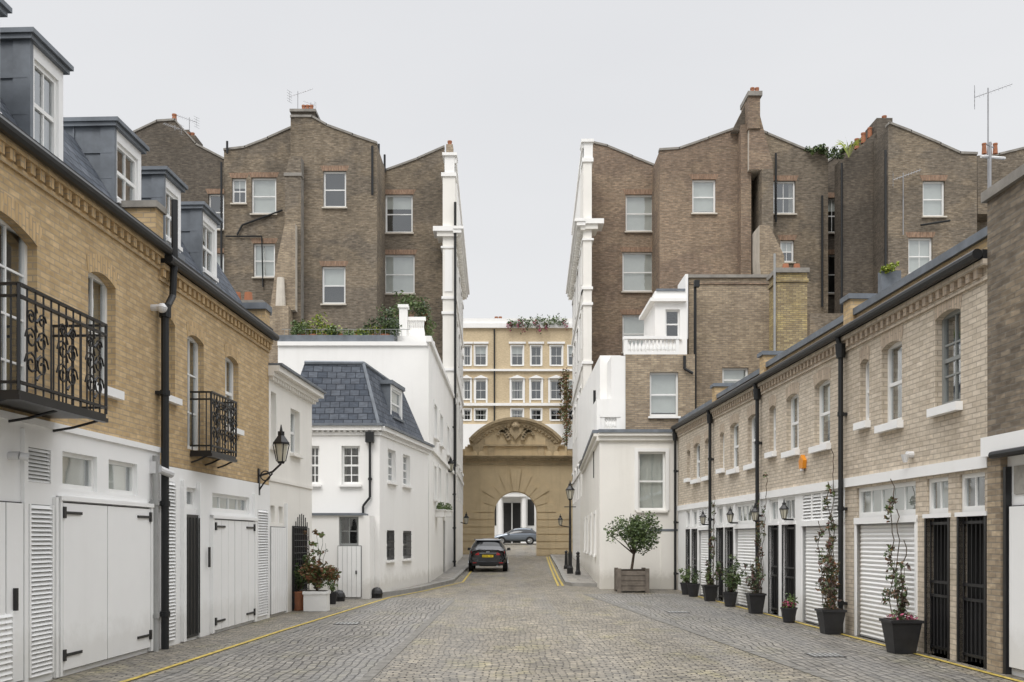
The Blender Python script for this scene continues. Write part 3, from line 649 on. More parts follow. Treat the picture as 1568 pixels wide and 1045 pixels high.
# ---------------------------------------------------------------- tall terraces
def tall(B,zf,zb,prof,holes,mat,base=0,side=None,roofmat='slate',coping=True):
    """bay of the rear elevation: silhouette points left->right at depth zf"""
    x0=SX(prof[0][0],zf); x1=SX(prof[-1][0],zf); F=Frame((x0,zf),(x1,zf))
    pv=[(SX(px,zf)-x0,SH(py,zf)) for px,py in prof]
    hs=[(F.U(a),F.U(b),SH(d,zf),SH(c,zf)) for a,b,c,d in holes]
    vr=min(v for u,v in pv)-.05
    if hs: vr=max(h[3] for h in hs)+.1 if max(h[3] for h in hs)+.1<vr else vr
    wall(B['walls'],F,0,F.L,base,vr,hs,mat,rev=.14)
    B['walls'].poly([F.pt(0,vr),F.pt(F.L,vr)]+[F.pt(u,v) for u,v in pv[::-1]],mat)
    d=zb-zf; sm=side or mat
    B['walls'].poly([F.pt(0,base),F.pt(0,pv[0][1]),F.pt(0,pv[0][1],-d),F.pt(0,base,-d)],sm)
    B['walls'].poly([F.pt(F.L,base),F.pt(F.L,pv[-1][1]),F.pt(F.L,pv[-1][1],-d),F.pt(F.L,base,-d)],sm)
    for (ua,va),(ub_,vb) in zip(pv[:-1],pv[1:]):
        if abs(ub_-ua)<.02: continue
        B['roof'].poly([F.pt(ua,va-.15,-.3),F.pt(ub_,vb-.15,-.3),F.pt(ub_,vb-.15,-d),F.pt(ua,va-.15,-d)],roofmat)
        if coping:
            c=[F.pt(ua-.02,va,.06),F.pt(ub_+.02,vb,.06),F.pt(ub_+.02,vb,-.32),F.pt(ua-.02,va,-.32)]
            B['coping'].hexa(c+[p+Vector((0,0,.11)) for p in c],'coping')
        B['walls'].poly([F.pt(ua,va,-.3),F.pt(ub_,vb,-.3),F.pt(ub_,vb-2,-.3),F.pt(ua,va-2,-.3)],mat)
    for h in hs:
        window(B,F,*h,rev=.14,bars=(random.choice([0,1]),0),sill='stone_trim',sillw=.12,ft=.09,header=None)
        a,b,c,dd=h; B['headers'].prism(F,[(a-.05,dd+.001),(b+.05,dd+.001),(b+.16,dd+.27),(a-.16,dd+.27)],-.01,.008,'brick_red_header')
    return F
def pots(B,xs,y,v,r=.13,h=.6):
    for x in xs: B['chimney_pots'].cyl((x,y,v),(x,y,v+h),r,'terracotta',10,r*.8); B['chimney_pots'].cyl((x,y,v+h),(x,y,v+h+.08),r*.95,'terracotta',10)
def yagi(name,x,y,z0,z1,s=1.0,sg=1):
    A=Obj(name,(x,y,z0)); A['mast'].cyl((x,y,z0),(x,y,z1),.022*s,'aerial',6)
    t=Vector((sg*.9,.1,.35)).normalized(); c=Vector((x,y,z1-.15*s))
    A['boom'].cyl(c-t*.5*s,c+t*.9*s,.014*s,'aerial',5); q=Vector((.3,.6,.65)).normalized()
    for k in range(9): p=c+t*(-.3+k*.14)*s; A['elements'].cyl(p-q*.16*s,p+q*.16*s,.008*s,'aerial',4)
    p=c-t*.5*s
    for k in range(5): A['elements'].cyl(p+Vector((-.1*s,-.2*s,(-.3+.15*k)*s)),p+Vector((.1*s,.2*s,(-.3+.15*k)*s)),.008*s,'aerial',4)
    A['elements'].path([p+Vector((0,0,.3*s)),p,p-Vector((0,0,.3*s))],.01*s,'aerial',4)
    A.done()
def street_side(B,F,v_par,v_corn,zlist,flip=False):
    L=F.L
    B['walls'].poly([F.pt(0,-.1),F.pt(L,-.1),F.pt(L,v_par),F.pt(0,v_par)],'stucco')
    C=B['cornice']
    C.box(F,-.05,L+.2,v_corn-.35,v_corn-.15,-.1,.12,'stucco_cream'); C.box(F,-.3 if not flip else -.05,L+.3,v_corn-.15,v_corn+.05,-.1,.34,'stucco'); C.box(F,-.35 if not flip else -.05,L+.35,v_corn+.05,v_corn+.2,-.1,.45,'stucco')
    u=.2
    while u<L: C.box(F,u,u+.18,v_corn-.42,v_corn-.151,-.02,.28,'stucco_cream'); u+=.55
    for v in zlist: C.box(F,-.02,L,v,v+.2,-.1,.08,'stucco')
    C.box(F,0,L,v_par-.25,v_par,-.2,.08,'stucco')
    n=4
    for k in range(n):
        u=L*(k+.5)/n
        for v in (15,11.7,7.8,4):
            B['bays'].box(F,u-.7,u+.7,v+1.75,v+1.9,0.001,.1,'stucco'); B['bays'].box(F,u-.5,u+.5,v,v+1.75,0.001,.012,'room'); B['bays'].box(F,u-.75,u-.5,v-.1,v+1.75,0.001,.05,'stucco'); B['bays'].box(F,u+.5,u+.75,v-.1,v+1.75,0.001,.05,'stucco')
# left terrace
LT=Obj('brick_terrace_block',(-10,55,0))
tall(LT,53.4,66,[(586,264),(640,244),(680,226)],[(590,632,298,357),(588,635,390,450),(590,632,486,530)],'brick_brown')
tall(LT,50,66,[(445,180),(478,180),(500,193),(540,208),(577,221)],[(495,530,262,318),(493,529,408,466)],'brick_brown')
tall(LT,51.5,66,[(343,231),(375,227),(410,213),(447,196)],[(355,377,273,312),(385,423,272,328),(388,421,373,425)],'brick_brown')
tall(LT,53.4,66,[(150,240),(199,207),(240,187),(268,185),(300,222),(345,246)],[(319,343,297,352),(319,343,388,440)],'brick_dark')
zc=52.0; xa=SX(678,zc); xb=SX(697,zc)
FLs=Frame((xb,zc),(-3.02,65.3))
street_side(LT,FLs,21.9,18.0,[14.4,10.5,5.2])
pil=LT['pilaster']
pil.bx(xa,xb-.001,zc-.05,zc+2,0,20.9,'stucco_cream'); pil.bx(xa-.08,xb+.06,zc-.12,zc+1,20.9,21.1,'stucco'); pil.bx(xa+.1,xb-.03,zc-.05,zc+2,21.1,22,'stucco'); pil.bx(xa-.02,xb+.1,zc-.15,zc+1,22,22.15,'stucco')
pil.bx(xa-.5,xb+.25,zc-.3,zc+1,17.95,18.2,'stucco'); pil.bx(xa-.3,xb+.15,zc-.2,zc+1,17.7,17.95,'stucco_cream'); pil.bx(xa-.1,xb+.05,zc-.12,zc+1,17.1,17.2,'stucco')
for v in (14.4,13.6,10.6): pil.bx(xa-.06,xb+.06,zc-.12,zc+1,v,v+.14,'stucco')
pil.bx(xa+.1,xb-.14,zc-.09,zc,14.8,17,'stucco')
pil.bx(xa+.15,xb-.15,zc+.4,zc+1.1,22.15,22.8,'brick_mid'); pots(LT,[(xa+xb)/2],zc+.7,22.8,.13,.2)
Fl=Frame((SX(436,49.3),49.3),(SX(461,49.3),49.3))
LT['flues'].prism(Fl,[(0,SH(520,49.3)),(0,SH(268,49.3)),(.25,SH(240,49.3)),(.82,SH(240,49.3)),(.82,SH(520,49.3))],-.75,0,'brick_brown','coping')
LT['flues'].box(Fl,-.04,.86,SH(270,49.3),SH(265,49.3),-.5,.05,'coping')
F5=Frame((SX(413,48.8),48.8),(SX(452,48.8),48.8))
LT['flues'].prism(F5,[(.0,SH(475,48.8)),(1.27,SH(475,48.8)),(1.27,SH(343,48.8)),(.75,SH(343,48.8)),(.35,SH(400,48.8))],-1.0,0,'brick_mid','stone_trim')
LT['flues'].bx(SX(411,48.5),SX(443,48.5),48.3,49.4,0,SH(470,48.5),'brick_mid')
LT['flues'].cyl((SX(429,48.5),48.6,SH(472,48.5)),(SX(429,48.5),48.6,SH(425,48.5)),.26,'stone_trim',10,.18)
LT['chimney'].bx(SX(446,50.3),SX(482,50.3),50.3,51.6,19,SH(172,50.3),'brick_dark'); LT['chimney'].bx(SX(444,50.3),SX(484,50.3),50.2,51.7,SH(172,50.3),SH(168,50.3),'coping')
pots(LT,[SX(p,50.8) for p in (465,471,477)],50.8,SH(170,50.8),.11,.2)
LT['chimney'].bx(SX(246,53.8),SX(290,53.8),53.7,55.2,18,SH(200,53.8),'brick_dark'); pots(LT,[SX(p,54) for p in (267,)],54,SH(186,54),.14,.3)
LT['chimney'].bx(SX(283,53.9),SX(303,53.9),53.5,54.8,18,SH(212,53.9),'brick_dark'); pots(LT,[SX(288,53.8),SX(295,53.8)],53.8,SH(216,53.8),.12,.35)
for px,z,pt,pb in ((580,53.2,222,480),(339,51.4,250,420),(570,49.95,225,300)): LT['pipes'].cyl((SX(px,z-.1),z-.1,SH(pb,z)),(SX(px,z-.1),z-.1,SH(pt,z)),.06,'pipe_black',8)
LT['pipes'].path([(SX(362,51.3),51.4,SH(360,51.4)),(SX(370,51.3),51.4,SH(345,51.4)),(SX(432,51.3),51.4,SH(322,51.4))],.05,'pipe_black',6)
LT['pipes'].path([(SX(345,51.3),51.4,SH(362,51.4)),(SX(400,51.3),51.4,SH(362,51.4)),(SX(402,51.3),51.4,SH(440,51.4))],.04,'pipe_black',6)
LT['pipes'].cyl((SX(697,51.8),51.8,SH(715,51.8)),(SX(697,51.8),51.8,SH(310,51.8)),.07,'pipe_black',8)
LT['pipes'].cyl((SX(589,53.2),53.2,SH(262,53)),(SX(589,53.2),53.2,SH(235,53)),.06,'pipe_black',8)
LT['pipes'].cyl((SX(347,51.2),51.3,SH(232,51)),(SX(347,51.2),51.3,SH(213,51)),.06,'pipe_black',8)
LT.done()
yagi('tv_aerial',SX(456,50.6),50.6,SH(180,50.6),SH(140,50.6),.9); yagi('tv_aerial',SX(476,50.9),50.9,SH(175,50.9),SH(157,50.9),.5,-1)
yagi('tv_aerial',SX(290,54),54,SH(215,54),SH(180,54),.9,-1); yagi('tv_aerial',SX(268,53),53,SH(200,53),SH(192,53),.8,-1)
# right terrace
RT=Obj('brick_terrace_block',(12,55,0))
tall(RT,52.6,66,[(905,219),(930,225),(968,241),(1010,258)],[(958,1001,298,355),(953,1001,386,447),(953,995,482,540)],'brick_red')
tall(RT,50,66,[(1010,231),(1040,229),(1085,213),(1134,195),(1140,195)],[(1060,1096,275,327)],'brick_red')
tall(RT,50.6,66,[(1138,190),(1175,206),(1236,232),(1266,229),(1268,229)],[(1183,1218,277,328),(1195,1216,368,402)],'brick_brown')
tall(RT,53,66,[(1266,250),(1300,226),(1340,200)],[(1264,1286,303,357),(1263,1291,390,450)],'brick_dark')
tall(RT,47.5,66,[(1360,192),(1362,190),(1395,203),(1440,222),(1470,236),(1496,237)],[(1413,1447,277,332),(1391,1428,364,420)],'brick_brown',side='brick_dark')
tall(RT,50.5,66,[(1496,243),(1530,238),(1570,228),(1640,210),(1700,240)],[(1498.5,1512,305,335),(1580,1615,290,345)],'brick_brown')
zc=50.0; xa=SX(893,zc); xb=SX(906,zc)
FRs=Frame((4.24,64.4),(xa,zc))
street_side(RT,FRs,21.9,17.75,[14.4,10.5,5.2],True)
pil=RT['pilaster']
pil.bx(xa+.001,xb,zc-.05,zc+2,0,20.9,'stucco_cream'); pil.bx(xa-.06,xb+.08,zc-.12,zc+1,20.9,21.1,'stucco'); pil.bx(xa+.03,xb+.05,zc-.05,zc+2.7,21.1,21.9,'stucco'); pil.bx(xa-.1,xb+.1,zc-.15,zc+1,21.9,22.05,'stucco')
pil.bx(xa-.25,xb+.6,zc-.3,zc+1,17.7,17.95,'stucco'); pil.bx(xa-.15,xb+.3,zc-.2,zc+1,17.45,17.7,'stucco_cream'); pil.bx(xa-.05,xb+.1,zc-.12,zc+1,16.9,17.0,'stucco')
for v in (14.4,13.6,10.6): pil.bx(xa-.06,xb+.06,zc-.12,zc+1,v,v+.14,'stucco')
def pf(F,l): return [(F.U(px),SH(py,F.p.y)) for px,py in l]
FF=Frame((SX(1128,49),49),(SX(1200,49),49))
RT['chimney'].prism(FF,pf(FF,[(1147,260),(1147,185),(1164,178),(1183,250),(1183,260)]),-1.5,0,'brick_red','stone_trim')
FH=Frame((SX(1126,49.6),49.6),(SX(1200,49.6),49.6))
RT['chimney'].prism(FH,pf(FH,[(1121,200),(1145.5,152),(1145.5,200)]),-1,0,'brick_dark','coping')
RT['chimney'].bx(SX(1146,48.9),SX(1164,48.9),48.9,50.4,SH(198,49),SH(149,49),'brick_red'); RT['chimney'].bx(SX(1144,49),SX(1166,49),48.8,50.5,SH(149,49),SH(142,49),'coping')
pots(RT,[SX(p,49.6) for p in (1152,1159)],49.6,SH(143,49.6),.12,.18)
RT['flues'].bx(SX(1165,48.9),SX(1182.5,48.9),48.7,50.7,0,SH(262,49),'brick_brown')
F6=Frame((SX(1160,48),48),(SX(1205,48),48))
RT['flues'].prism(F6,pf(F6,[(1163,400),(1163,345),(1178,345),(1201,392),(1201,560),(1178,560)]),-2.2,0,'brick_mid','stone_trim')
RT['flues'].bx(SX(1131,49.8),SX(1146.5,49.8),49.3,50.6,0,SH(200,50),'brick_red')
Fc=Frame((SX(1286,49.5),49.5),(SX(1362,49.5),49.5))
RT['party_wall'].prism(Fc,pf(Fc,[(1286,700),(1286,246),(1300,240),(1360,184),(1365,700)]),-.8,0,'brick_dark')
for px,py in ((1312,215),(1322,206),(1332,198),(1345,186),(1354,180)): pots(RT,[SX(px,49.9)],49.9,SH(py+14,49.9),.13,.45)
RT['chimney'].bx(SX(1338,49.8),SX(1362,49.8),49.4,51,SH(215,49.8),SH(186,49.8),'brick_dark')
RT['chimney'].bx(SX(1500,49),SX(1532,49),49.2,50.4,18,SH(236,49),'brick_brown'); pots(RT,[SX(p,49.7) for p in (1507,1515,1524)],49.7,SH(236,49.7),.12,.45)
for px,z,pt,pb in ((1003,51.9,262,470),(1289,49.3,250,480),(1188,50.4,235,340),(1259,50.4,300,470),(1356,47.3,230,420)): RT['pipes'].cyl((SX(px,z),z,SH(pb,z)),(SX(px,z),z,SH(pt,z)),.06,'pipe_black',8)
RT['pipes'].cyl((SX(1383,47.3),47.3,SH(360,47.3)),(SX(1383,47.3),47.3,SH(270,47.3)),.03,'aerial',6)
RT['pipes'].path([(SX(1410,47.3),47.3,SH(345,47.3)),(SX(1455,47.3),47.3,SH(338,47.3))],.05,'pipe_black',6)
RT.done()
yagi('tv_aerial',SX(1383,47.2),47.2,SH(300,47.2),SH(265,47.2),1.1)
rp=Obj('rooftop_plants',(17,51,20))
for px,py,r in ((1245,230,.4),(1258,228,.4),(1275,238,.5),(1292,235,.4)): leaves(rp['shrub'],crown_blobs(SX(px,50.4),50.4,SH(py,50.4),r,r,r*.7,5,px,.5),150,.09,['leaf_green','leaf_dark'],px)
rp['box'].bx(SX(1238,51),SX(1266,51),50.8,51.2,SH(237,51),SH(229,51),'planter_wood')
for k in range(16):
    t=k*.6; c=Vector((SX(1300,49.2),49.2,SH(242,49.2))); rp['palm'].poly([c,c+Vector((.35*math.cos(t),.2*math.sin(t),.75)),c+Vector((.7*math.cos(t),.4*math.sin(t),.85+.2*math.sin(k*2.1))),c+Vector((.33*math.cos(t+.1),.2*math.sin(t+.1),.65))],'leaf_lime')
rp.done()
# ---------------------------------------------------------------- right cream corner house
rc=Obj('cream_corner_house',(5,38,0))
z=33.0; FC=Frame((SX(918,z),z),(SX(1047,z),z)); x0=SX(918,z)
hw=(FC.U(977),FC.U(1019),SH(782,z),SH(692,z))
wall(rc['walls'],FC,0,FC.L,-.1,5.15,[hw],'stucco_cream',rev=.12); window(rc,FC,*hw,sill='stucco_cream',surround='stucco',blind=1.0,ft=.07)
FCs=Frame((3.83,49.9),(x0,z))
hs=[(FCs.uy(y)-.5,FCs.uy(y)+.5,1.1,2.6) for y in (36,39.5,43.5,47)]
wall(rc['walls'],FCs,0,FCs.L,-.1,5.15,hs,'stucco_cream',rev=.12)
for h in hs: window(rc,FCs,*h,sill='stucco',surround='stucco',blind=.5)
for F in (FC,FCs):
    rc['cornice'].box(F,-.02,F.L+.02,5.0,5.15,-.1,.1,'stucco_cream'); rc['cornice'].box(F,-.05,F.L+.02,5.151,5.25,-.1,.2,'stucco_cream'); rc['cornice'].box(F,-.05,F.L+.03,5.25,5.36,-.3,.24,'lead')
rc['cornice'].box(FC,FC.U(990),FC.L,1.95,2.02,0.001,.05,'lead'); rc['walls'].box(FC,FC.U(1012),FC.L+.15,-.1,1.95,0.001,.035,'stucco_cream')
FU=Frame((SX(958,34),34),(SX(1064,34),34)); hu=(FU.U(995),FU.U(1039),SH(638,34),SH(570,34))
wall(rc['upper_walls'],FU,0,FU.L,5.3,SH(543,34),[hu],'brick_mid',rev=.12); window(rc,FU,*hu,sill='stucco',blind=.9,ft=.07)
xw=SX(958,34)
rc['upper_walls'].bx(xw-1.0,xw-.001,34.02,37.5,5.3,6.55,'stucco'); rc['upper_walls'].bx(xw-.75,xw-.001,35.5,47,5.3,SH(556,37),'stucco'); rc['upper_walls'].bx(xw,SX(1063,34),34.5,40,5.3,SH(543,34)-.01,'brick_mid')
rc['upper_walls'].bx(xw-.5,xw-.001,34.03,35.5,6.55,SH(545,34),'stucco')
def balust(mb,xa,xb,y,v0,v1,n):
    mb.bx(xa,xb,y-.1,y+.1,v0,v0+.1,'stucco'); mb.bx(xa-.03,xb+.03,y-.12,y+.12,v1-.1,v1,'stucco')
    for k in range(n):
        x=xa+.15+(xb-xa-.3)*k/(n-1); h=v1-v0-.2; mb.lathe((x,y,v0+.1),[(.035,0),(.075,h*.2),(.07,h*.4),(.03,h*.75),(.05,h)],'stucco',8)
    mb.bx(xa,xa+.12,y-.1,y+.1,v0+.1,v1-.1,'stucco'); mb.bx(xb-.12,xb,y-.1,y+.1,v0+.1,v1-.1,'stucco')
balust(rc['balustrade'],SX(956,34),SX(1040,34),34.1,SH(543,34),SH(515,34),13)
balust(rc['balustrade'],SX(921,33.2),SX(950,33.2),33.4,5.37,SH(634,33.2),5)
zb=36.5; FYb=Frame((SX(992,zb),zb),(SX(1052,zb),zb)); hb=(FYb.U(1019),FYb.U(1041),SH(518,zb),SH(474,zb)); tb_=SH(446,zb)
wall(rc['bay'],FYb,FYb.U(1003),FYb.L,SH(560,zb),tb_,[hb],'stucco',rev=.12); window(rc,FYb,*hb,sill='stucco',blind=0)
xa=FYb.pt(FYb.U(1003),0).x; rc['bay'].bx(xa+.003,SX(1052,zb),zb+.5,zb+3,SH(560,zb),tb_-.01,'stucco'); rc['bay'].poly([(xa,zb,SH(560,zb)),(xa,zb+.6,SH(560,zb)),(xa,zb+.6,tb_),(xa,zb,tb_)],'stucco')
rc['bay'].bx(xa-.2,SX(1050,zb),zb-.18,zb+3,SH(463,zb),SH(458,zb),'stucco'); rc['bay'].bx(xa+.05,SX(1049,zb),zb-.05,zb+3,tb_,tb_+.08,'lead')
P=rc['pipes']
P.cyl((SX(1066,37.3),37.5,5),(SX(1066,37.3),37.5,SH(432,37.5)),.055,'pipe_black',8); P.bx(SX(1062,37.5),SX(1070,37.5),37.3,37.5,SH(440,37.4),SH(430,37.4),'pipe_black')
P.path([(SX(1049,33.8),33.9,SH(545,33.9)),(SX(1049,33.8),33.9,SH(565,33.9)),(SX(1062,33.8),33.9,SH(572,33.9))],.05,'pipe_black',8)
P.cyl((SX(911,37),37.2,4),(SX(911,37),37.2,SH(597,37)),.05,'pipe_black',8)
P.path([FC.pt(FC.L-.08,0,.06),FC.pt(FC.L-.08,5,.06)],.05,'pipe_black',8)
rc.done()
re=Obj('brick_rear_extension',(9,40,0))
z=38.0; FE=Frame((SX(1055,z),z),(SX(1181,z),z)); hh=(FE.U(1106),FE.U(1146),SH(600,z),SH(563,z))
vt=SH(426,z); wall(re['walls'],FE,0,FE.L,0,vt,[hh],'brick_mid'); window(re,FE,*hh,sill='stucco',surround=None,blind=.8,ft=.08)
re['walls'].bx(FE.pt(0,0).x,FE.pt(FE.L,0).x,z+.5,48,0,vt,'brick_mid'); 
for u in (0,FE.L): re['walls'].poly([FE.pt(u,0,0),FE.pt(u,vt,0),FE.pt(u,vt,-.6),FE.pt(u,0,-.6)],'brick_mid')
re['coping'].box(FE,-.06,FE.L+.06,vt,vt+.12,-.5,.08,'coping'); re['coping'].box(FE,0,FE.L,vt-.25,vt-.17,-.05,.04,'brick_red')
re['coping'].bx(SX(1048,z),SX(1055,z)-.07,37.8,39.5,vt-2.4,vt+.1,'stucco')
re['walls'].bx(SX(1181,40),SX(1430,40),40,50,0,SH(560,40),'brick_mid')
re['walls'].bx(SX(1240,43),SX(1600,43),43,50,0,SH(480,43),'brick_brown')
re.done()
cs=Obj('chimney_stack',(10.5,35.5,8)); z=36
cs['stack'].bx(SX(1190,z),SX(1236,z),z,z+1.1,5,SH(418,z),'brick_stock_yellow'); cs['coping'].bx(SX(1187,z),SX(1239,z),z-.08,z+1.2,SH(418,z),SH(411,z),'coping')
cs['stack'].bx(SX(1188,z),SX(1238,z),z-.05,z+1.15,SH(432,z),SH(427,z),'brick_stock_yellow')
for px in (1203,1220): cs['pots'].cyl((SX(px,z+.5),z+.5,SH(411,z)),(SX(px,z+.5),z+.5,SH(399,z)),.14,'terracotta',10,.11)
cs['pipe'].cyl((SX(1185,z),z-.1,5),(SX(1185,z),z-.1,SH(390,z)),.045,'pipe_grey',8); cs.done()
# ---------------------------------------------------------------- right mews houses
FR=Frame((xr(32.6),32.6),(xr(5),5)); R=FR.uy; ur=FR.U
bounds=[(17.7,12.66),(23.0,17.7),(27.7,23.0),(32.6,27.7)]
upx=[[(1432,1471,3.58,4.92,'grey_paint'),(1350,1381,3.55,4.85,'frame_paint'),(1317,1331,3.7,4.78,'frame_paint')],
     [(1247,1271,3.5,4.75,'frame_paint'),(1204,1223,3.55,4.75,'frame_paint'),(1178,1188,3.65,4.7,'frame_paint')],
     [(1145,1161,3.5,4.7,'frame_paint'),(1118,1131,3.5,4.7,'frame_paint'),(1102,1109,3.6,4.6,'frame_paint')],
     [(1079,1088,3.5,4.6,'frame_paint'),(1062,1072,3.5,4.6,'frame_paint'),(1052,1057,3.6,4.5,'frame_paint')]]
gpx=[[(1312,1402,'garage'),(1419,1452,'gate'),(1469,1508,'gate')],
     [(1229,1292,'garage_shut'),(1199,1217,'door'),(1178,1191,'door')],
     [(1126,1163,'garage'),(1111,1122,'door'),(1098,1107,'door')],
     [(1070,1088,'garage_shut'),(1060,1067,'door'),(1051,1056,'door')]]
for k,(yf,yn) in enumerate(bounds):
    H=Obj('brick_mews_house',(7,(yf+yn)/2,0)); a,b=R(yf)+.001,R(yn)-.001
    hs=[(ur(w[0]),ur(w[1]),w[2],w[3]) for w in upx[k]]
    vb=2.78
    wall(H['walls'],FR,a,b,vb,5.3,hs,'brick_buff',rev=.1)
    for w,h in zip(upx[k],hs): window(H,FR,*h,rev=.1,frame=w[4],bars=(1,2) if k==0 and w[4]=='grey_paint' else (random.choice([0,1]),0),header='brick_buff_header',sill='white_paint',sillh=.12,blind=random.choice([0,.4,.6,'c']),arch=.07,amat='brick_buff' )
    dentils(H['eaves'],FR,a,b,5.12,'brick_buff','brick_buff_header')
    H['gutter'].cyl(FR.pt(a,5.38,.17),FR.pt(b,5.38,.17),.07,'pipe_black',10); H['gutter'].box(FR,a,b,5.321,5.44,-.2,.098,'pipe_black')
    dp=[0,0,.05,.1][k]
    H['parapet'].box(FR,a,b,5.44,5.66-dp,-.35,-.08,'brick_gold'); H['parapet'].box(FR,a,b,5.66-dp,5.78-dp,-.42,-.02,'lead')
    H['roof'].poly([FR.pt(a,5.7-dp,-.4),FR.pt(b,5.7-dp,-.4),FR.pt(b,6.2,-5),FR.pt(a,6.2,-5)],'slate')
    for u in (a,b): H['party_walls'].poly([FR.pt(u,0,0),FR.pt(u,5.4,0),FR.pt(u,5.6,-.4),FR.pt(u,6.2,-5),FR.pt(u,0,-5)],'brick_buff')
    if k<3:
        H['party_walls'].box(FR,a-.02,a+.32,5.45,5.95,-1.4,.02,'brick_gold'); H['party_walls'].box(FR,a-.07,a+.37,5.95,6.04,-1.4,.07,'lead')
    H['fascia'].box(FR,a,b,2.62,2.779,-.05,.05,'white_paint')
    gh_=[]
    for p0,p1,kind in gpx[k]: gh_.append((ur(p0),ur(p1),0.0,1.95 if 'garage' in kind else 2.0)); gh_.append((ur(p0),ur(p1),2.06,2.58))
    wall(H['ground_floor'],FR,a,b,-.1,2.62,gh_,'brick_buff' if k==0 else 'white_paint',rev=.08,deep=.5)
    for p0,p1,kind in gpx[k]:
        A,Bq=ur(p0),ur(p1); D=H['doors']
        if 'garage' in kind:
            n=26; hgt=1.95
            D.box(FR,A,Bq,0,hgt,-.13,-.1,'white_paint')
            for i in range(n): 
                v=hgt*i/n; h=hgt/n; D.poly([FR.pt(A,v,-.075),FR.pt(Bq,v,-.075),FR.pt(Bq,v+h*.5,-.06),FR.pt(A,v+h*.5,-.06)],'white_paint'); D.poly([FR.pt(A,v+h*.5,-.06),FR.pt(Bq,v+h*.5,-.06),FR.pt(Bq,v+h*.94,-.075),FR.pt(A,v+h*.94,-.075)],'white_paint')
            D.box(FR,A-.07,A,0,2.0,-.1,.02,'white_paint'); D.box(FR,Bq,Bq+.07,0,2.0,-.1,.02,'white_paint'); D.box(FR,A-.07,Bq+.07,1.95,2.06,-.1,.03,'white_paint')
            if kind=='garage_shut': 
                m=4
                for i in range(m): louvre(D,FR,A+(Bq-A)*i/m,A+(Bq-A)*(i+1)/m,2.06,2.58,.0,'white_paint',8)
            else: window(H,FR,A,Bq,2.06,2.58,rev=.04,sash=False,bars=(4,0),sill=None,blind=random.choice([0,1.0]),ft=.07)
        else:
            n=max(4,int((Bq-A)/.11))
            D.box(FR,A,Bq,0,2.0,-.3,-.28,'room' if kind=='gate' else 'iron')
            for i in range(n+1): u=A+(Bq-A)*i/n; D.cyl(FR.pt(u,.04,-.06),FR.pt(u,1.97,-.06),.012,'iron',5)
            for v in (.1,.85,1.05,1.9): D.box(FR,A,Bq,v,v+.04,-.075,-.045,'iron')
            D.box(FR,A,Bq,.12,.85,-.09,-.075,'iron')
            D.box(FR,A-.05,A,0,2.0,-.1,.015,'iron'); D.box(FR,Bq,Bq+.05,0,2.0,-.1,.015,'iron'); D.box(FR,A-.08,Bq+.08,2.0,2.06,-.1,.03,'white_paint')
            window(H,FR,A,Bq,2.06,2.58,rev=.04,sash=False,bars=(1,0),sill=None,blind=random.choice([0,1.0,.5]),ft=.06)
    u=a+.06; pipe(H['downpipe'],FR,u,0,5.1,.1,.045); H['downpipe'].path([FR.pt(u,5.1,.1),FR.pt(u,5.35,.17)],.045,'pipe_black',8)
    H['downpipe'].cyl(FR.pt(u,4.95,.1),FR.pt(u,5.2,.1),.08,'pipe_black',10,.1)
    H.done()
H=Obj('dark_brick_house',(7,9,0)); a,b=R(12.66),R(5)
wall(H['walls'],FR.off(.04),a,b,3.0,6.05,[],'brick_brown'); H['walls'].box(FR,a,a+.32,-.1,2.75,-.2,.04,'brick_mid')
H['walls'].poly([FR.pt(a,0,.04),FR.pt(a,6.05,.04),FR.pt(a,6.05,-5),FR.pt(a,0,-5)],'brick_dark'); H['coping'].box(FR,a-.05,b,6.05,6.18,-5,.1,'coping')
H['fascia'].box(FR,a-.02,b,2.75,3.0,-.1,.12,'white_paint'); H['door'].box(FR,a+.32,b,-.1,2.749,-.2,-.05,'white_paint')
H['door'].box(FR,a+.36,a+.42,0,2.6,-.06,.03,'iron'); planks(H['door'],FR,a+.45,a+2.5,.1,2.1,-.02,'white_paint',3); H['pipe'].cyl(FR.pt(a+.3,2.75,.14),FR.pt(a+3,2.75,.14),.05,'pipe_black',8)
H['door'].box(FR,a+.5,a+1.4,2.25,2.6,-.05,-.03,'curtain')
H['roof'].bx(xr(12)+.1,12,5,12.6,5.9,6.0,'lead')
H.done()
yagi('tv_aerial',SX(1513,13.4),13.4,5.6,SH(135,13.4),.42)
aer=Obj('tv_aerial',(6.6,13.2,7)); x=SX(1516,13.2); aer['mast'].cyl((x,13.2,5.7),(x,13.2,SH(218,13.2)),.018,'aerial',6); aer['arm'].cyl((x-.12,13.2,SH(240,13.2)),(x+.3,13.4,SH(234,13.2)),.02,'camera_white',6); aer['elements'].cyl((x-.1,13.1,SH(226,13.2)),(x+.1,13.3,SH(222,13.2)),.008,'aerial',5); aer.done()
al=Obj('alarm_bell_box',(6,19.5,3.3)); u=ur(1232); al['box'].prism(FR,[(u-.1,3.12),(u+.1,3.12),(u+.14,3.28),(u,3.4),(u-.14,3.28)],.001,.08,'orange_alarm'); al['lamp'].cyl(FR.pt(u,3.07,.05),FR.pt(u,3.12,.05),.04,'camera_white',8); al.done()
sc=Obj('security_camera',(6.1,15,2.9)); u=ur(1398); sc['mount'].cyl(FR.pt(u,2.98,.0),FR.pt(u,2.98,.1),.05,'camera_white',10); sc['dome'].cyl(FR.pt(u,2.98,.12),FR.pt(u,2.86,.12),.065,'camera_white',10,.03); sc.done()
for px in (1215,1130,1087,1169):
    w=Obj('wall_lantern',tuple(FR.pt(ur(px),2,.1))); c=FR.pt(ur(px),2.1,.2); lantern_head(w['head'],c,.5); w['bracket'].path([FR.pt(ur(px),2.1,.0),c],.02,'iron',6); w.done()
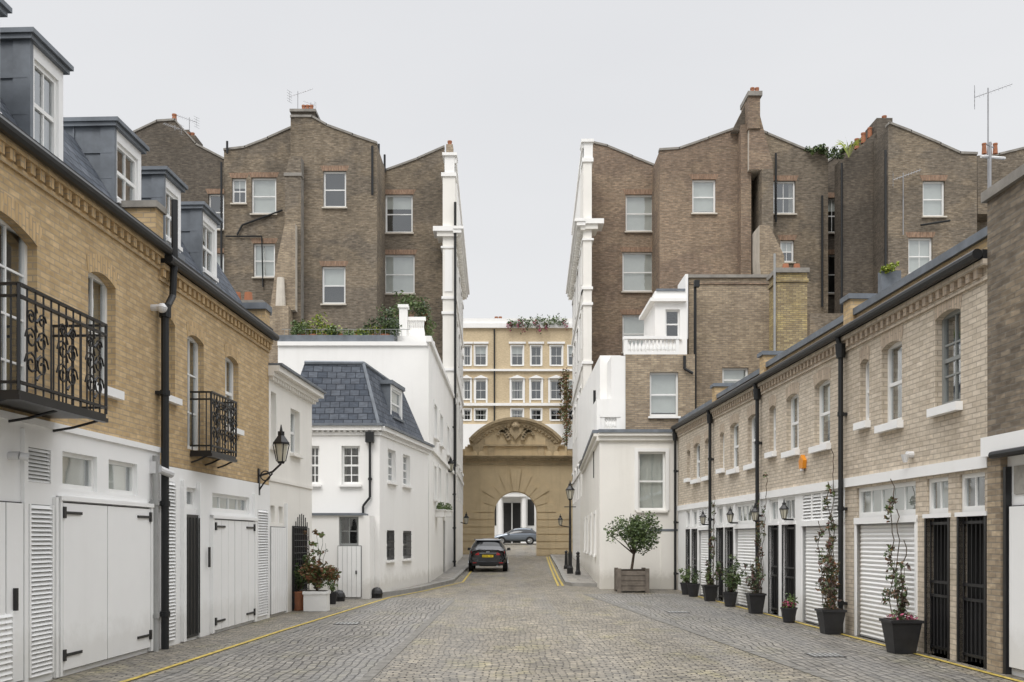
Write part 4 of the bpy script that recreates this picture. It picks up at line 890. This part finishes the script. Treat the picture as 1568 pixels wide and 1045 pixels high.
# ---------------------------------------------------------------- gateway arch
ga=Obj('mews_archway',(0.5,70,0)); z=70.0
FG=Frame((SX(690,z),z),(SX(890,z),z)); g=FG.U; hv=lambda py: SH(py,z)
cu=g(789.5); rr=1.52; sp=hv(785); G=ga['wall']; n=20; topv=hv(706)
T=1.6
G.poly([FG.pt(0,0),FG.pt(cu-rr,0),FG.pt(cu-rr,topv),FG.pt(0,topv)],'gate_stucco'); G.poly([FG.pt(cu+rr,0),FG.pt(FG.L,0),FG.pt(FG.L,topv),FG.pt(cu+rr,topv)],'gate_stucco')
for i in range(n):
    t0=math.pi*i/n; t1=math.pi*(i+1)/n; p0=(cu-rr*math.cos(t0),sp+rr*math.sin(t0)); p1=(cu-rr*math.cos(t1),sp+rr*math.sin(t1))
    G.poly([FG.pt(*p0),FG.pt(*p1),FG.pt(p1[0],topv),FG.pt(p0[0],topv)],'gate_stucco'); G.poly([FG.pt(*p0),FG.pt(*p1),FG.pt(*p1,-T),FG.pt(*p0,-T)],'gate_stucco')
for s in (-1,1): G.poly([FG.pt(cu+s*rr,0),FG.pt(cu+s*rr,sp),FG.pt(cu+s*rr,sp,-T),FG.pt(cu+s*rr,0,-T)],'gate_stucco')
G.poly([FG.pt(0,0,-T),FG.pt(cu-rr,0,-T),FG.pt(cu-rr,topv,-T),FG.pt(0,topv,-T)],'gate_stucco'); G.poly([FG.pt(cu+rr,0,-T),FG.pt(FG.L,0,-T),FG.pt(FG.L,topv,-T),FG.pt(cu+rr,topv,-T)],'gate_stucco'); G.poly([FG.pt(cu-rr,sp+rr,-T),FG.pt(cu+rr,sp+rr,-T),FG.pt(cu+rr,topv,-T),FG.pt(cu-rr,topv,-T)],'gate_stucco')
V=ga['voussoirs']; m=11
for i in range(m):
    t0=math.pi*(i+.04)/m; t1=math.pi*(i+.96)/m; ro=rr+(1.35 if i%2==0 else .85); 
    if i==m//2: ro=rr+1.6
    pts=[(cu-rr*math.cos(t0),sp+rr*math.sin(t0)),(cu-ro*math.cos(t0),sp+ro*math.sin(t0)),(cu-ro*math.cos(t1),sp+ro*math.sin(t1)),(cu-rr*math.cos(t1),sp+rr*math.sin(t1))]
    V.prism(FG,pts,-.05,.08 if i!=m//2 else .2,'gate_stucco')
v=.45
while v<sp-.1:
    for (s0,s1) in ((0,cu-rr-.0),(cu+rr+.0,FG.L)): V.box(FG,s0,s1,v+.02,v+.48,-.05,.06,'gate_stucco')
    v+=.52
C=ga['entablature']
for a,b,w in ((712,710,.1),(706,703,.2),(703,700,.45),(700,698.5,.6)): C.box(FG,0,FG.L,hv(a),hv(b),-T,w,'gate_trim')
u=.1
while u<FG.L: C.box(FG,u,u+.13,hv(706),hv(703.4),.2,.36,'gate_trim'); u+=.28
C.box(FG,g(712),g(868),hv(698.5),hv(684),-1.5,.05,'gate_stucco'); C.box(FG,0,FG.L,hv(698.5),hv(690),-1.5,-.1,'gate_trim')
for s in (752,828): C.box(FG,g(s-5),g(s+5),hv(698),hv(685),.05,.14,'gate_trim')
C.box(FG,g(716),g(864),hv(684),hv(681.5),-1.5,.25,'gate_trim')
for s in (732,846):
    C.prism(FG,[(g(s-9),hv(698)),(g(s+9),hv(698)),(g(s+7),hv(690)),(g(s+9),hv(684)),(g(s-9),hv(684)),(g(s-7),hv(690))],.04,.3,'gate_trim')
    C.cyl(FG.pt(g(s-6),hv(696),.36),FG.pt(g(s-6),hv(696),.05),.22,'gate_stucco',12); C.cyl(FG.pt(g(s+6),hv(696),.36),FG.pt(g(s+6),hv(696),.05),.22,'gate_stucco',12)
    C.box(FG,g(s-11),g(s+11),hv(681.5),hv(673),-1.2,.12,'gate_trim')
ax=cu; half=g(861)-cu; sag=hv(640)-hv(673); Rr=(half*half+sag*sag)/(2*sag); cy=hv(640)-Rr; th=math.asin(half/Rr)
outer=[(ax+Rr*math.sin(-th+2*th*i/24),cy+Rr*math.cos(-th+2*th*i/24)) for i in range(25)]
def q(p,o):
    d=Vector((p[0]-ax,p[1]-cy)).normalized(); return (p[0]-d.x*o,p[1]-d.y*o)
for off0,off1,w in ((0,.18,.5),(.18,.32,.36),(.32,.5,.2)):
    for i in range(24): C.prism(FG,[q(outer[i],off1),q(outer[i+1],off1),q(outer[i+1],off0),q(outer[i],off0)],-1.0,w,'gate_trim')
for i in range(0,24): 
    mdp=((outer[i][0]+outer[i+1][0])/2,(outer[i][1]+outer[i+1][1])/2)
    C.prism(FG,[q(outer[i],.62),q(mdp,.62),q(mdp,.5),q(outer[i],.5)],0.0,.22,'gate_trim')
C.poly([FG.pt(g(720),hv(681.5),.02)]+[FG.pt(g(858),hv(681.5),.02)]+[FG.pt(p[0],p[1]-.1,.02) for p in outer[::-1]],'gate_stucco')
C.poly([FG.pt(g(720),hv(681.5),-1.0)]+[FG.pt(g(858),hv(681.5),-1.0)]+[FG.pt(p[0],p[1]-.1,-1.0) for p in outer[::-1]],'gate_stucco')
K=ga['crest']
K.prism(FG,[(cu-.4,hv(656)),(cu+.4,hv(656)),(cu+.42,hv(664)),(cu,hv(674)),(cu-.42,hv(664))],.02,.25,'gate_trim')
K.lathe((FG.pt(cu,0,.2).x,FG.pt(cu,0,.2).y,hv(656)),[(.3,0),(.34,.15),(.2,.4),(.02,.5)],'gate_trim',10)
for s in (-1,1):
    for i in range(9):
        t=i/8; K.cyl(FG.pt(cu+s*(.5+t*.75),hv(674)+.55*math.sin(t*2.6)+.1,.05),FG.pt(cu+s*(.5+t*.75),hv(674)+.55*math.sin(t*2.6)+.1,.24),.17-.07*t,'gate_trim',8)
        K.cyl(FG.pt(cu+s*(.45+t*.5),hv(664)+.3*math.sin(t*3),.05),FG.pt(cu+s*(.45+t*.5),hv(664)+.3*math.sin(t*3),.2),.1,'gate_trim',8)
ga.done()
# ---------------------------------------------------------------- far yellow terrace
ft=Obj('yellow_brick_terrace',(0,112,0)); z=110.0; FY=Frame((SX(640,z),z),(SX(960,z),z)); y=FY.U; hv=lambda py: SH(py,z)
xs=[(710,721),(727,745),(783,801),(813,829),(843,861),(690,701),(870,885),(664,680)]
rows=[(530,560),(583,612),(627,644)]
hs=[(y(a),y(b),hv(d),hv(c)) for a,b in xs for c,d in rows]
wall(ft['walls'],FY,0,FY.L,1.0,hv(500),hs,'brick_yellow_far',rev=.2,revmat='stucco')
for h in hs: window(ft,FY,*h,rev=.2,bars=(1,0),sill='stucco',surround='stucco',ft=.1,blind=random.choice([0,0,.4,'c']))
for a,b,w in ((503,496,.3),(496,488,.1),(566,569,.3) ,(618,622,.3),(688,650,.25)): ft['bands'].box(FY,0,FY.L,hv(max(a,b)),hv(min(a,b)),-.1,w,'stucco')
ft['bands'].box(FY,0,FY.L,.5,hv(735),-.1,.06,'stucco')
ft['roof'].box(FY,0,FY.L,hv(500),hv(497),-10,-.1,'lead')
for s,e in ((779,805),(809,833),(838,865),(705,724),(725,748)):
    ft['bands'].prism(FY,[(y(s),hv(580)),(y(e),hv(580)),(y((s+e)/2),hv(575))],.04,.25,'stucco')
    ft['bands'].box(FY,y(s)+.1,y(s)+.3,hv(617),hv(580),.02,.12,'stucco'); ft['bands'].box(FY,y(e)-.3,y(e)-.1,hv(617),hv(580),.02,.12,'stucco')
    ft['bands'].box(FY,y(s),y(e),hv(527),hv(524),.02,.2,'stucco')
for a,b in ((748,760),(808,818)): ft['portico'].box(FY,y(a),y(b),hv(805),hv(765),.07,.1,'room')
ft['portico'].bx(SX(762,106),SX(806,106),106,110,hv(763),hv(755),'stucco'); ft['portico'].bx(SX(759,106),SX(809,106),105.8,110,hv(755),hv(752),'stucco')
for px in (766,802): ft['portico'].cyl((SX(px,106),106.4,1.2),(SX(px,106),106.4,SH(761,106)),.24,'stucco',12); ft['portico'].bx(SX(px,106)-.3,SX(px,106)+.3,106.1,106.7,1.2,1.9,'stucco')
ft['portico'].bx(SX(771,109),SX(797,109),109.8,109.88,1.2,SH(770,109),'room')
ft['portico'].bx(SX(783,109),SX(785,109),109.7,109.8,1.2,SH(770,109),'stucco')
ft['chimney'].bx(SX(756,114),SX(770,114),113,115,hv(510),hv(483),'brick_dark'); 
for px in (760,766): ft['chimney'].cyl((SX(px,114),114,hv(483)),(SX(px,114),114,hv(473)),.25,'terracotta',8,.2)
ft['pipe'].cyl((SX(757,109.8),109.8,5),(SX(757,109.8),109.8,hv(505)),.09,'pipe_black',6)
ft.done()
fb=Obj('flower_boxes',(3,110,25))
rb=random.Random(3)
for px in range(780,866,5):
    leaves(fb['foliage'],[(SX(px,109.5),109.5,hv(494)+rb.uniform(-.3,.2),.4,.3,.4+rb.random()*.4)],32,.15,['leaf_dark','leaf_green'],px)
    if rb.random()<.55: leaves(fb['flowers'],[(SX(px,109.3),109.3,hv(499)+rb.uniform(-.4,.2),.3,.3,.5),(SX(px+3,109.3),109.3,hv(507)+rb.uniform(-.3,.3),.2,.2,.5)],26,.14,['flower_pink','flower_pink','leaf_dark'],px)
fb.done()
cl=Obj('climbing_plant',(5.5,108,12)); leaves(cl['foliage'],[(SX(867,108.8)+.3*math.sin(py*1.7),108.8,SH(py,108.8),.55+.2*math.sin(py),.3,1.0) for py in range(575,690,12)],1900,.13,['leaf_rust','leaf_rust','leaf_green'],9)
cl['stems'].cyl((SX(868,109),109,1.2),(SX(868,109),109,SH(585,109)),.06,'bark',6); cl.done()
# ---------------------------------------------------------------- cars
def car(name,x,y,heading,paintm,L=4.35,rear_plate='plate_yellow',Hs=1.0):
    M=Matrix.Translation((x,y,gh(y)))@Matrix.Rotation(heading,4,'Z')
    S=[(0.0,.36,.66,.82,.62,.93,.76,.98,.66,1.02),(.10,.27,.78,.90,.62,1.0,.86,1.05,.76,1.09),(.16,.26,.80,.905,.62,1.01,.88,1.10,.75,1.14),
       (.62,.25,.82,.92,.62,1.02,.895,1.43,.62,1.50),(.85,.25,.82,.92,.62,1.02,.90,1.47,.63,1.555),(1.6,.25,.82,.92,.62,1.01,.90,1.50,.64,1.59),(2.35,.25,.82,.92,.62,1.0,.89,1.46,.63,1.55),
       (3.1,.25,.82,.915,.62,.97,.86,1.03,.74,1.07),(3.3,.25,.82,.91,.62,.95,.84,.99,.72,1.02),(4.0,.27,.8,.88,.58,.82,.78,.88,.62,.91),(4.28,.3,.72,.80,.52,.68,.70,.74,.55,.78),(4.35,.36,.6,.7,.5,.6,.6,.64,.5,.66)]
    vs=[];fs=[];ms=[]
    for (yy,zb,wb,wm,zm,zs,ws,zg,wg,zt) in S:
        half=[(0,zb),(wb,zb),(wm,zm),(ws,zs),(wg,zg),(wg*.6,zt-.01*1),(0,zt)]
        ring=half+[(-a,b) for a,b in half[-2:0:-1]]
        vs+=[(a,yy*L/4.35,b*Hs) for a,b in ring]
    n=12
    for i in range(len(S)-1):
        for j in range(n):
            fs.append((i*n+j,i*n+(j+1)%n,(i+1)*n+(j+1)%n,(i+1)*n+j))
            jj=j if j<6 else 11-j
            g_=0
            if jj==3 and 2<=i<=6: g_=1
            if jj in (4,5) and i in (2,6): g_=1
            ms.append(g_ if jj!=0 else 2)
    fs.append(tuple(range(n))); ms.append(0); fs.append(tuple((len(S)-1)*n+k for k in range(n))[::-1]); ms.append(0)
    me=bpy.data.meshes.new('body'); me.from_pydata(vs,[],fs); me.materials.append(MATS[paintm]); me.materials.append(MATS['car_glass']); me.materials.append(MATS['trim_black'])
    me.polygons.foreach_set('material_index',ms); me.polygons.foreach_set('use_smooth',[True]*len(fs))
    e=bpy.data.objects.new(name,None); scene.collection.objects.link(e); e.matrix_world=M
    o=bpy.data.objects.new('body',me); scene.collection.objects.link(o); o.parent=e
    sb=o.modifiers.new('s','SUBSURF'); sb.levels=2; sb.render_levels=2
    p={}
    def mb(k): return p.setdefault(k,MB())
    for sx in (-1,1):
        for yy in (.82,3.5):
            w=mb('wheels'); w.cyl((sx*.70,yy,.33),(sx*.925,yy,.33),.33,'tyre',24); w.cyl((sx*.92,yy,.33),(sx*.935,yy,.33),.23,'alloy',18)
            for k in range(5):
                t=k*1.2566; w.cyl((sx*.94,yy,.33),(sx*.94,yy+.2*math.cos(t),.33+.2*math.sin(t)),.03,'alloy',5)
            w.cyl((sx*.895,yy,.35),(sx*.918,yy,.35),.39,'trim_black',24)
        mb('tail_lights').hexa([(sx*.40,-.02,.80),(sx*.80,.02,.80),(sx*.86,.28,.82),(sx*.45,.1,.82),(sx*.42,.0,.93),(sx*.80,.03,.98),(sx*.87,.3,1.0),(sx*.45,.12,.93)],'red_light')
        mb('headlights').hexa([(sx*.45,4.28,.6),(sx*.72,4.15,.62),(sx*.8,3.95,.64),(sx*.45,4.05,.6),(sx*.45,4.22,.72),(sx*.72,4.1,.74),(sx*.8,3.9,.76),(sx*.45,4.0,.72)],'lamp_glass')
        mb('mirrors').hexa([(sx*.9,2.75,.98),(sx*1.08,2.78,1.0),(sx*1.08,2.9,1.0),(sx*.9,2.9,.98),(sx*.9,2.75,1.12),(sx*1.06,2.78,1.13),(sx*1.06,2.88,1.13),(sx*.9,2.9,1.12)],paintm)
        mb('trim').cyl((sx*.45,-.02,.30),(sx*.45,.1,.30),.05,'alloy',10)
        mb('trim').bx(sx*.62-.09,sx*.62+.09,-.035,.02,.42,.46,'red_light')
        mb('roof_rails').path([(sx*.66,.8,1.50),(sx*.66,1.6,1.56),(sx*.66,2.3,1.52)],.018,'trim_black',6)
    mb('number_plate').bx(-.26,.26,-.035,-.005,.70,.81,rear_plate); mb('number_plate').bx(-.30,.30,-.025,.05,.68,.83,'trim_black')
    for k in range(7): 
        if k!=4: mb('number_plate').bx(-.22+k*.065,-.19+k*.065,-.039,-.034,.73,.78,'trim_black')
    mb('trim').bx(-.74,.74,-.02,.2,.31,.48,'trim_black'); mb('trim').bx(-.40,.40,-.015,.05,.885,.905,'alloy')
    mb('trim').hexa([(-.6,.52,1.47),(.6,.52,1.47),(.6,.72,1.5),(-.6,.72,1.5),(-.6,.5,1.50),(.6,.5,1.50),(.6,.75,1.55),(-.6,.75,1.55)],paintm)
    mb('trim').bx(-.08,.08,-.012,.03,.93,.97,'alloy'); mb('trim').cyl((0,.2,1.14),(.35,.28,1.2),.012,'trim_black',5)
    for k,b_ in p.items():
        ob=b_.build(k,None,(0,0,0)); ob.parent=e
car('parked_car',SX(747,46.2),46.2,0,'car_black',Hs=1.03)
car('parked_car',SX(825,92),93.2,math.radians(90),'car_silver',rear_plate='plate_white')
car('parked_car',6.6,76.5,math.radians(60),'car_blue')
# ---------------------------------------------------------------- street furniture
sl=Obj('street_lamp',(2.7,42.5,0)); x,yy=SX(873,42.5),42.5; g0=gh(yy)+.11
sl['post'].lathe((x,yy,g0),[(.14,0),(.14,.25),(.09,.35),(.09,.9),(.06,1.0),(.05,2.6),(.04,3.2)],'iron',10); sl['post'].cyl((x-.25,yy,g0+2.9),(x+.25,yy,g0+2.9),.02,'iron',6)
lantern_head(sl['lantern'],(x,yy,g0+3.2),1.0); sl.done()
def bollard(name,x,y,h=1.0,base=.11):
    B=Obj(name,(x,y,0)); z=gh(y)+base; B['post'].lathe((x,y,z),[(.12,0),(.12,.12),(.085,.2),(.065,h*.75),(.09,h*.78),(.06,h*.85),(.09,h*.93),(.01,h)],'iron',10); B.done()
bollard('bollard',SX(885,41.5),41.5); bollard('bollard',SX(867,47),47,.9)
def ballguard(x,y):
    B=Obj('wheel_guard_stone',(x,y,0)); B['ball'].lathe((x,y,0),[(.16,0),(.16,.06),(.18,.13),(.15,.22),(.09,.29),(.01,.31)],'iron',12); B.done()
ballguard(SX(519,26.6),26.6); ballguard(SX(577,28.1),28.1)
for px,z_,py in ((714,60,795),(690,46,715)):
    w=Obj('wall_lantern',(SX(px,z_),z_,3)); lantern_head(w['head'],(SX(px,z_),z_,SH(py+8,z_)),.9); w['bracket'].path([(SX(px,z_)-.35,z_,SH(py+5,z_)),(SX(px,z_),z_,SH(py+8,z_))],.03,'iron',6); w.done()
w=Obj('wall_lantern',(3,60,3)); lantern_head(w['head'],(SX(858,64),64,SH(805,64)),.9); w['bracket'].path([(SX(858,64)+.7,64,SH(808,64)),(SX(858,64),64,SH(805,64))],.03,'iron',6); w.done()
# ---------------------------------------------------------------- plants
tr=Obj('potted_tree',(4,31.6,0)); x,y0=SX(967,31.2),31.2
tb=tr['planter']
for k in range(4): tb.bx(x-.47,x+.47,y0-.47,y0+.47,.06+k*.16,.06+k*.16+.145,'planter_wood')
for sx in(-1,1):
    for sy in (-1,1): tb.bx(x+sx*.44-.06,x+sx*.44+.06,y0+sy*.44-.06,y0+sy*.44+.06,0,.76,'planter_wood')
tb.bx(x-.40,x+.40,y0-.40,y0+.40,.6,.72,'soil')
T=tr['trunk']; T.cyl((x,y0,.7),(x+.08,y0,1.25),.045,'bark',8,.038)
for (dx,dy,dz) in ((-.5,.1,2.1),(.45,-.1,2.2),(0,.2,2.5),(-.2,-.3,2.2),(.25,.3,2.3),(.65,0,1.9),(-.65,-.1,1.8),(.1,-.2,2.4)):
    T.cyl((x+.08,y0,1.2),(x+dx*.5,y0+dy*.5,1.2+(dz-1.2)*.55),.028,'bark',6,.018); T.cyl((x+dx*.5,y0+dy*.5,1.2+(dz-1.2)*.55),(x+dx,y0+dy,dz),.018,'bark',5,.006)
leaves(tr['foliage'],crown_blobs(x+.08,y0,1.88,.88,.8,.85,24,5,.34),3400,.05,['leaf_green','leaf_dark','leaf_green'],1)
tr.done()
def pot(B,x,y,r,h,mat='pot_black',sq=True,r0=.7):
    m=B['pot']
    if sq:
        c=[(x-r*r0,y-r*r0,0.005),(x+r*r0,y-r*r0,0.005),(x+r*r0,y+r*r0,0.005),(x-r*r0,y+r*r0,0.005),(x-r,y-r,h),(x+r,y-r,h),(x+r,y+r,h),(x-r,y+r,h)]; m.hexa(c,mat)
        m.bx(x-r-.02,x+r+.02,y-r-.02,y+r+.02,h,h+.04,mat); m.bx(x-r+.03,x+r-.03,y-r+.03,y+r-.03,h+.03,h+.05,'soil')
    else:
        m.lathe((x,y,.005),[(r*r0,0),(r,h*.9),(r*1.08,h*.9),(r*1.08,h),(r*.9,h),(r*.9,h-.05)],mat,14); m.cyl((x,y,h-.06),(x,y,h-.04),r*.9,'soil',14)
def stemmy(B,x,y,h0,h1,spread,n,mats,sd,s=.05,dens=700,low=.35,xo=0):
    r=random.Random(sd); bl=[]
    for k in range(n):
        px,py,pz=x,y,h0; segs=6; a=r.uniform(0,6.28); rad=spread*r.uniform(.3,1)
        tz=h0+(h1-h0)*r.uniform(low,1)
        for i in range(segs):
            t=(i+1)/segs; rr_=rad*(t**.7)*(1.0 if i%2 else 1.25)
            nx=x+rr_*math.cos(a+t*.6)+xo*t; ny=y+rr_*math.sin(a+t*.6)+r.uniform(-.04,.04); nz=h0+(tz-h0)*t
            B['stems'].cyl((px,py,pz),(nx,ny,nz),.01*(1.4-t),'bark',4); px,py,pz=nx,ny,nz
            if r.random()<.6: bl.append((nx,ny,nz,r.uniform(.04,.12),r.uniform(.04,.12),r.uniform(.04,.12)))
    leaves(B['foliage'],bl,dens,s,mats,sd)
R_=[(1380,.22,.46,1.45,.16,['leaf_purple','leaf_dark'],200,True,4),(1272,.2,.40,1.65,.28,['leaf_purple','leaf_rust','leaf_dark'],560,True,10),(1208,.16,.30,.55,.13,['leaf_green'],200,False,6),
    (1157,.18,.42,1.3,.25,['leaf_purple','leaf_dark'],380,True,8),(1118,.18,.36,1.25,.36,['leaf_green','leaf_dark'],800,False,10),(1087,.18,.4,1.35,.25,['leaf_purple','leaf_green'],450,True,8),(1062,.18,.38,.8,.15,['leaf_dark'],200,False,6),(1051,.18,.36,.9,.18,['leaf_green'],250,False,6)]
for i,(px,r,h,top,sp_,mt,dn,sq,ns) in enumerate(R_):
    Fo=FR.off(.34); u=Fo.U(px); c=Fo.pt(u,0)
    B=Obj('planted_pot',(c.x,c.y,0)); pot(B,c.x,c.y,r,h,'pot_black',sq); stemmy(B,c.x,c.y,h,top,sp_,ns,mt,px,.042,dn)
    if px in (1380,1208): leaves(B['flowers'],[(c.x,c.y,h+.08,r,r,.08)],170,.03,['flower_pink','leaf_green'],px)
    B.done()
for px,v1,dn in ((1289,3.3,520),(1170,3.0,420),(1386,2.6,420),(1273,2.0,250),(1097,2.8,280)):
    c=FR.pt(ur(px),0,.1); B=Obj('climbing_plant',(c.x,c.y,0)); r=random.Random(px); bl=[]
    for br_ in range(3):
        p=c.copy(); dr_=r.uniform(-.03,.03)
        while p.z<v1*(1,.8,.6)[br_]:
            qv=p+Vector((0,dr_+r.uniform(-.06,.06),.12)); qv.x=c.x+r.uniform(-.04,.03); B['stem'].cyl(p,qv,.008,'bark',4); p=qv
            if r.random()<.4 and p.z>.6: bl.append((p.x-.03,p.y+r.uniform(-.08,.08),p.z,.06,r.uniform(.05,.16),.08))
    leaves(B['foliage'],bl,dn,.036,['leaf_purple','leaf_dark','leaf_rust','leaf_green'],px); B.done()
x,y0=SX(485,23.0),23.0
B=Obj('planted_trough',(x,y0,0)); B['trough'].bx(x-.27,x+.27,y0-.2,y0+.2,.005,.44,'white_paint'); B['trough'].bx(x-.29,x+.29,y0-.22,y0+.22,.40,.47,'white_paint'); B['trough'].bx(x-.24,x+.24,y0-.17,y0+.17,.46,.48,'soil')
leaves(B['foliage'],crown_blobs(x+.05,y0,.85,.5,.4,.4,10,8,.45),1300,.05,['leaf_rust','leaf_green','leaf_rust'],3); stemmy(B,x,y0,.47,1.9,.4,10,['leaf_green','leaf_rust'],11,.05,600); B.done()
x=SX(457,23.2); B=Obj('terracotta_pot',(x,23.2,0)); pot(B,x,23.2,.19,.45,'terracotta',False); stemmy(B,x,23.2,.45,1.25,.28,9,['leaf_green','leaf_dark'],12,.05,700); B.done()
x=SX(508,25.4); B=Obj('planted_pot',(x,25.4,0)); pot(B,x,25.4,.15,.3,'pot_black',False); stemmy(B,x,25.4,.3,.9,.18,6,['leaf_green'],14,.04,260); B.done()
B=Obj('roof_shrub',(9,36,7)); leaves(B['foliage'],crown_blobs(SX(1365,30),30,SH(408,30),.3,.3,.22,6,3,.5),220,.06,'leaf_lime',2); B['planter'].bx(SX(1350,30.1),SX(1380,30.1),30.1,30.4,6.1,SH(413,30),'lead'); B.done()
# ---------------------------------------------------------------- world, sun, camera
w=bpy.data.worlds.new("World"); scene.world=w; w.use_nodes=True; nt=w.node_tree; bg=nt.nodes['Background']
sky=N(nt,'ShaderNodeTexSky',sky_type='NISHITA'); sky.sun_disc=False; sky.sun_elevation=math.radians(52); sky.sun_rotation=math.radians(200); sky.air_density=1.5; sky.dust_density=4
tc=N(nt,'ShaderNodeTexCoord'); sep=N(nt,'ShaderNodeSeparateXYZ'); nt.links.new(tc.outputs['Generated'],sep.inputs[0])
# overcast cloud layer: brighter toward the zenith (CIE overcast)
zr=N(nt,'ShaderNodeValToRGB'); e=zr.color_ramp.elements; e[0].position=0; e[0].color=(8.4,8.45,8.5,1); e[1].position=1; e[1].color=(30,30,30.4,1)
x1=zr.color_ramp.elements.new(.48); x1.color=(8.0,8.05,8.25,1)
x2=zr.color_ramp.elements.new(.66); x2.color=(20.5,20.6,20.9,1)
nt.links.new(sep.outputs['Z'],zr.inputs['Fac'])
cn=noise(nt,mapping(nt,tc.outputs['Generated'],(1,1,2.5)),1.4,4,.55)
cl_=ramp(nt,cn,.3,.75,(.955,.96,.968,1),(1.04,1.04,1.038,1))
over=mix(nt,1.0,zr.outputs['Color'],cl_,'MULTIPLY')
full=mix(nt,.96,sky.outputs['Color'],over); nt.links.new(full,bg.inputs['Color']); bg.inputs['Strength'].default_value=.1
sd=bpy.data.lights.new('sun','SUN'); sd.energy=1.4; sd.angle=math.radians(25); sd.color=(1,.97,.93)
so=bpy.data.objects.new('sun',sd); scene.collection.objects.link(so)
el=math.radians(52); az=math.radians(200)
dirv=Vector((math.sin(az)*math.cos(el),math.cos(az)*math.cos(el),math.sin(el)))
so.rotation_euler=dirv.to_track_quat('Z','Y').to_euler(); so.location=dirv*60
cd=bpy.data.cameras.new('camera'); co=bpy.data.objects.new('camera',cd); scene.collection.objects.link(co)
co.location=(0,0,EYE); co.rotation_euler=(math.radians(90),0,0); cd.sensor_width=36; cd.lens=FPX/1568*36; cd.clip_end=2000
cd.shift_y=(VY-522.5)/1568; cd.shift_x=(784-VX)/1568
scene.camera=co
scene.view_settings.view_transform='Standard'; scene.view_settings.look='None'; scene.view_settings.exposure=0
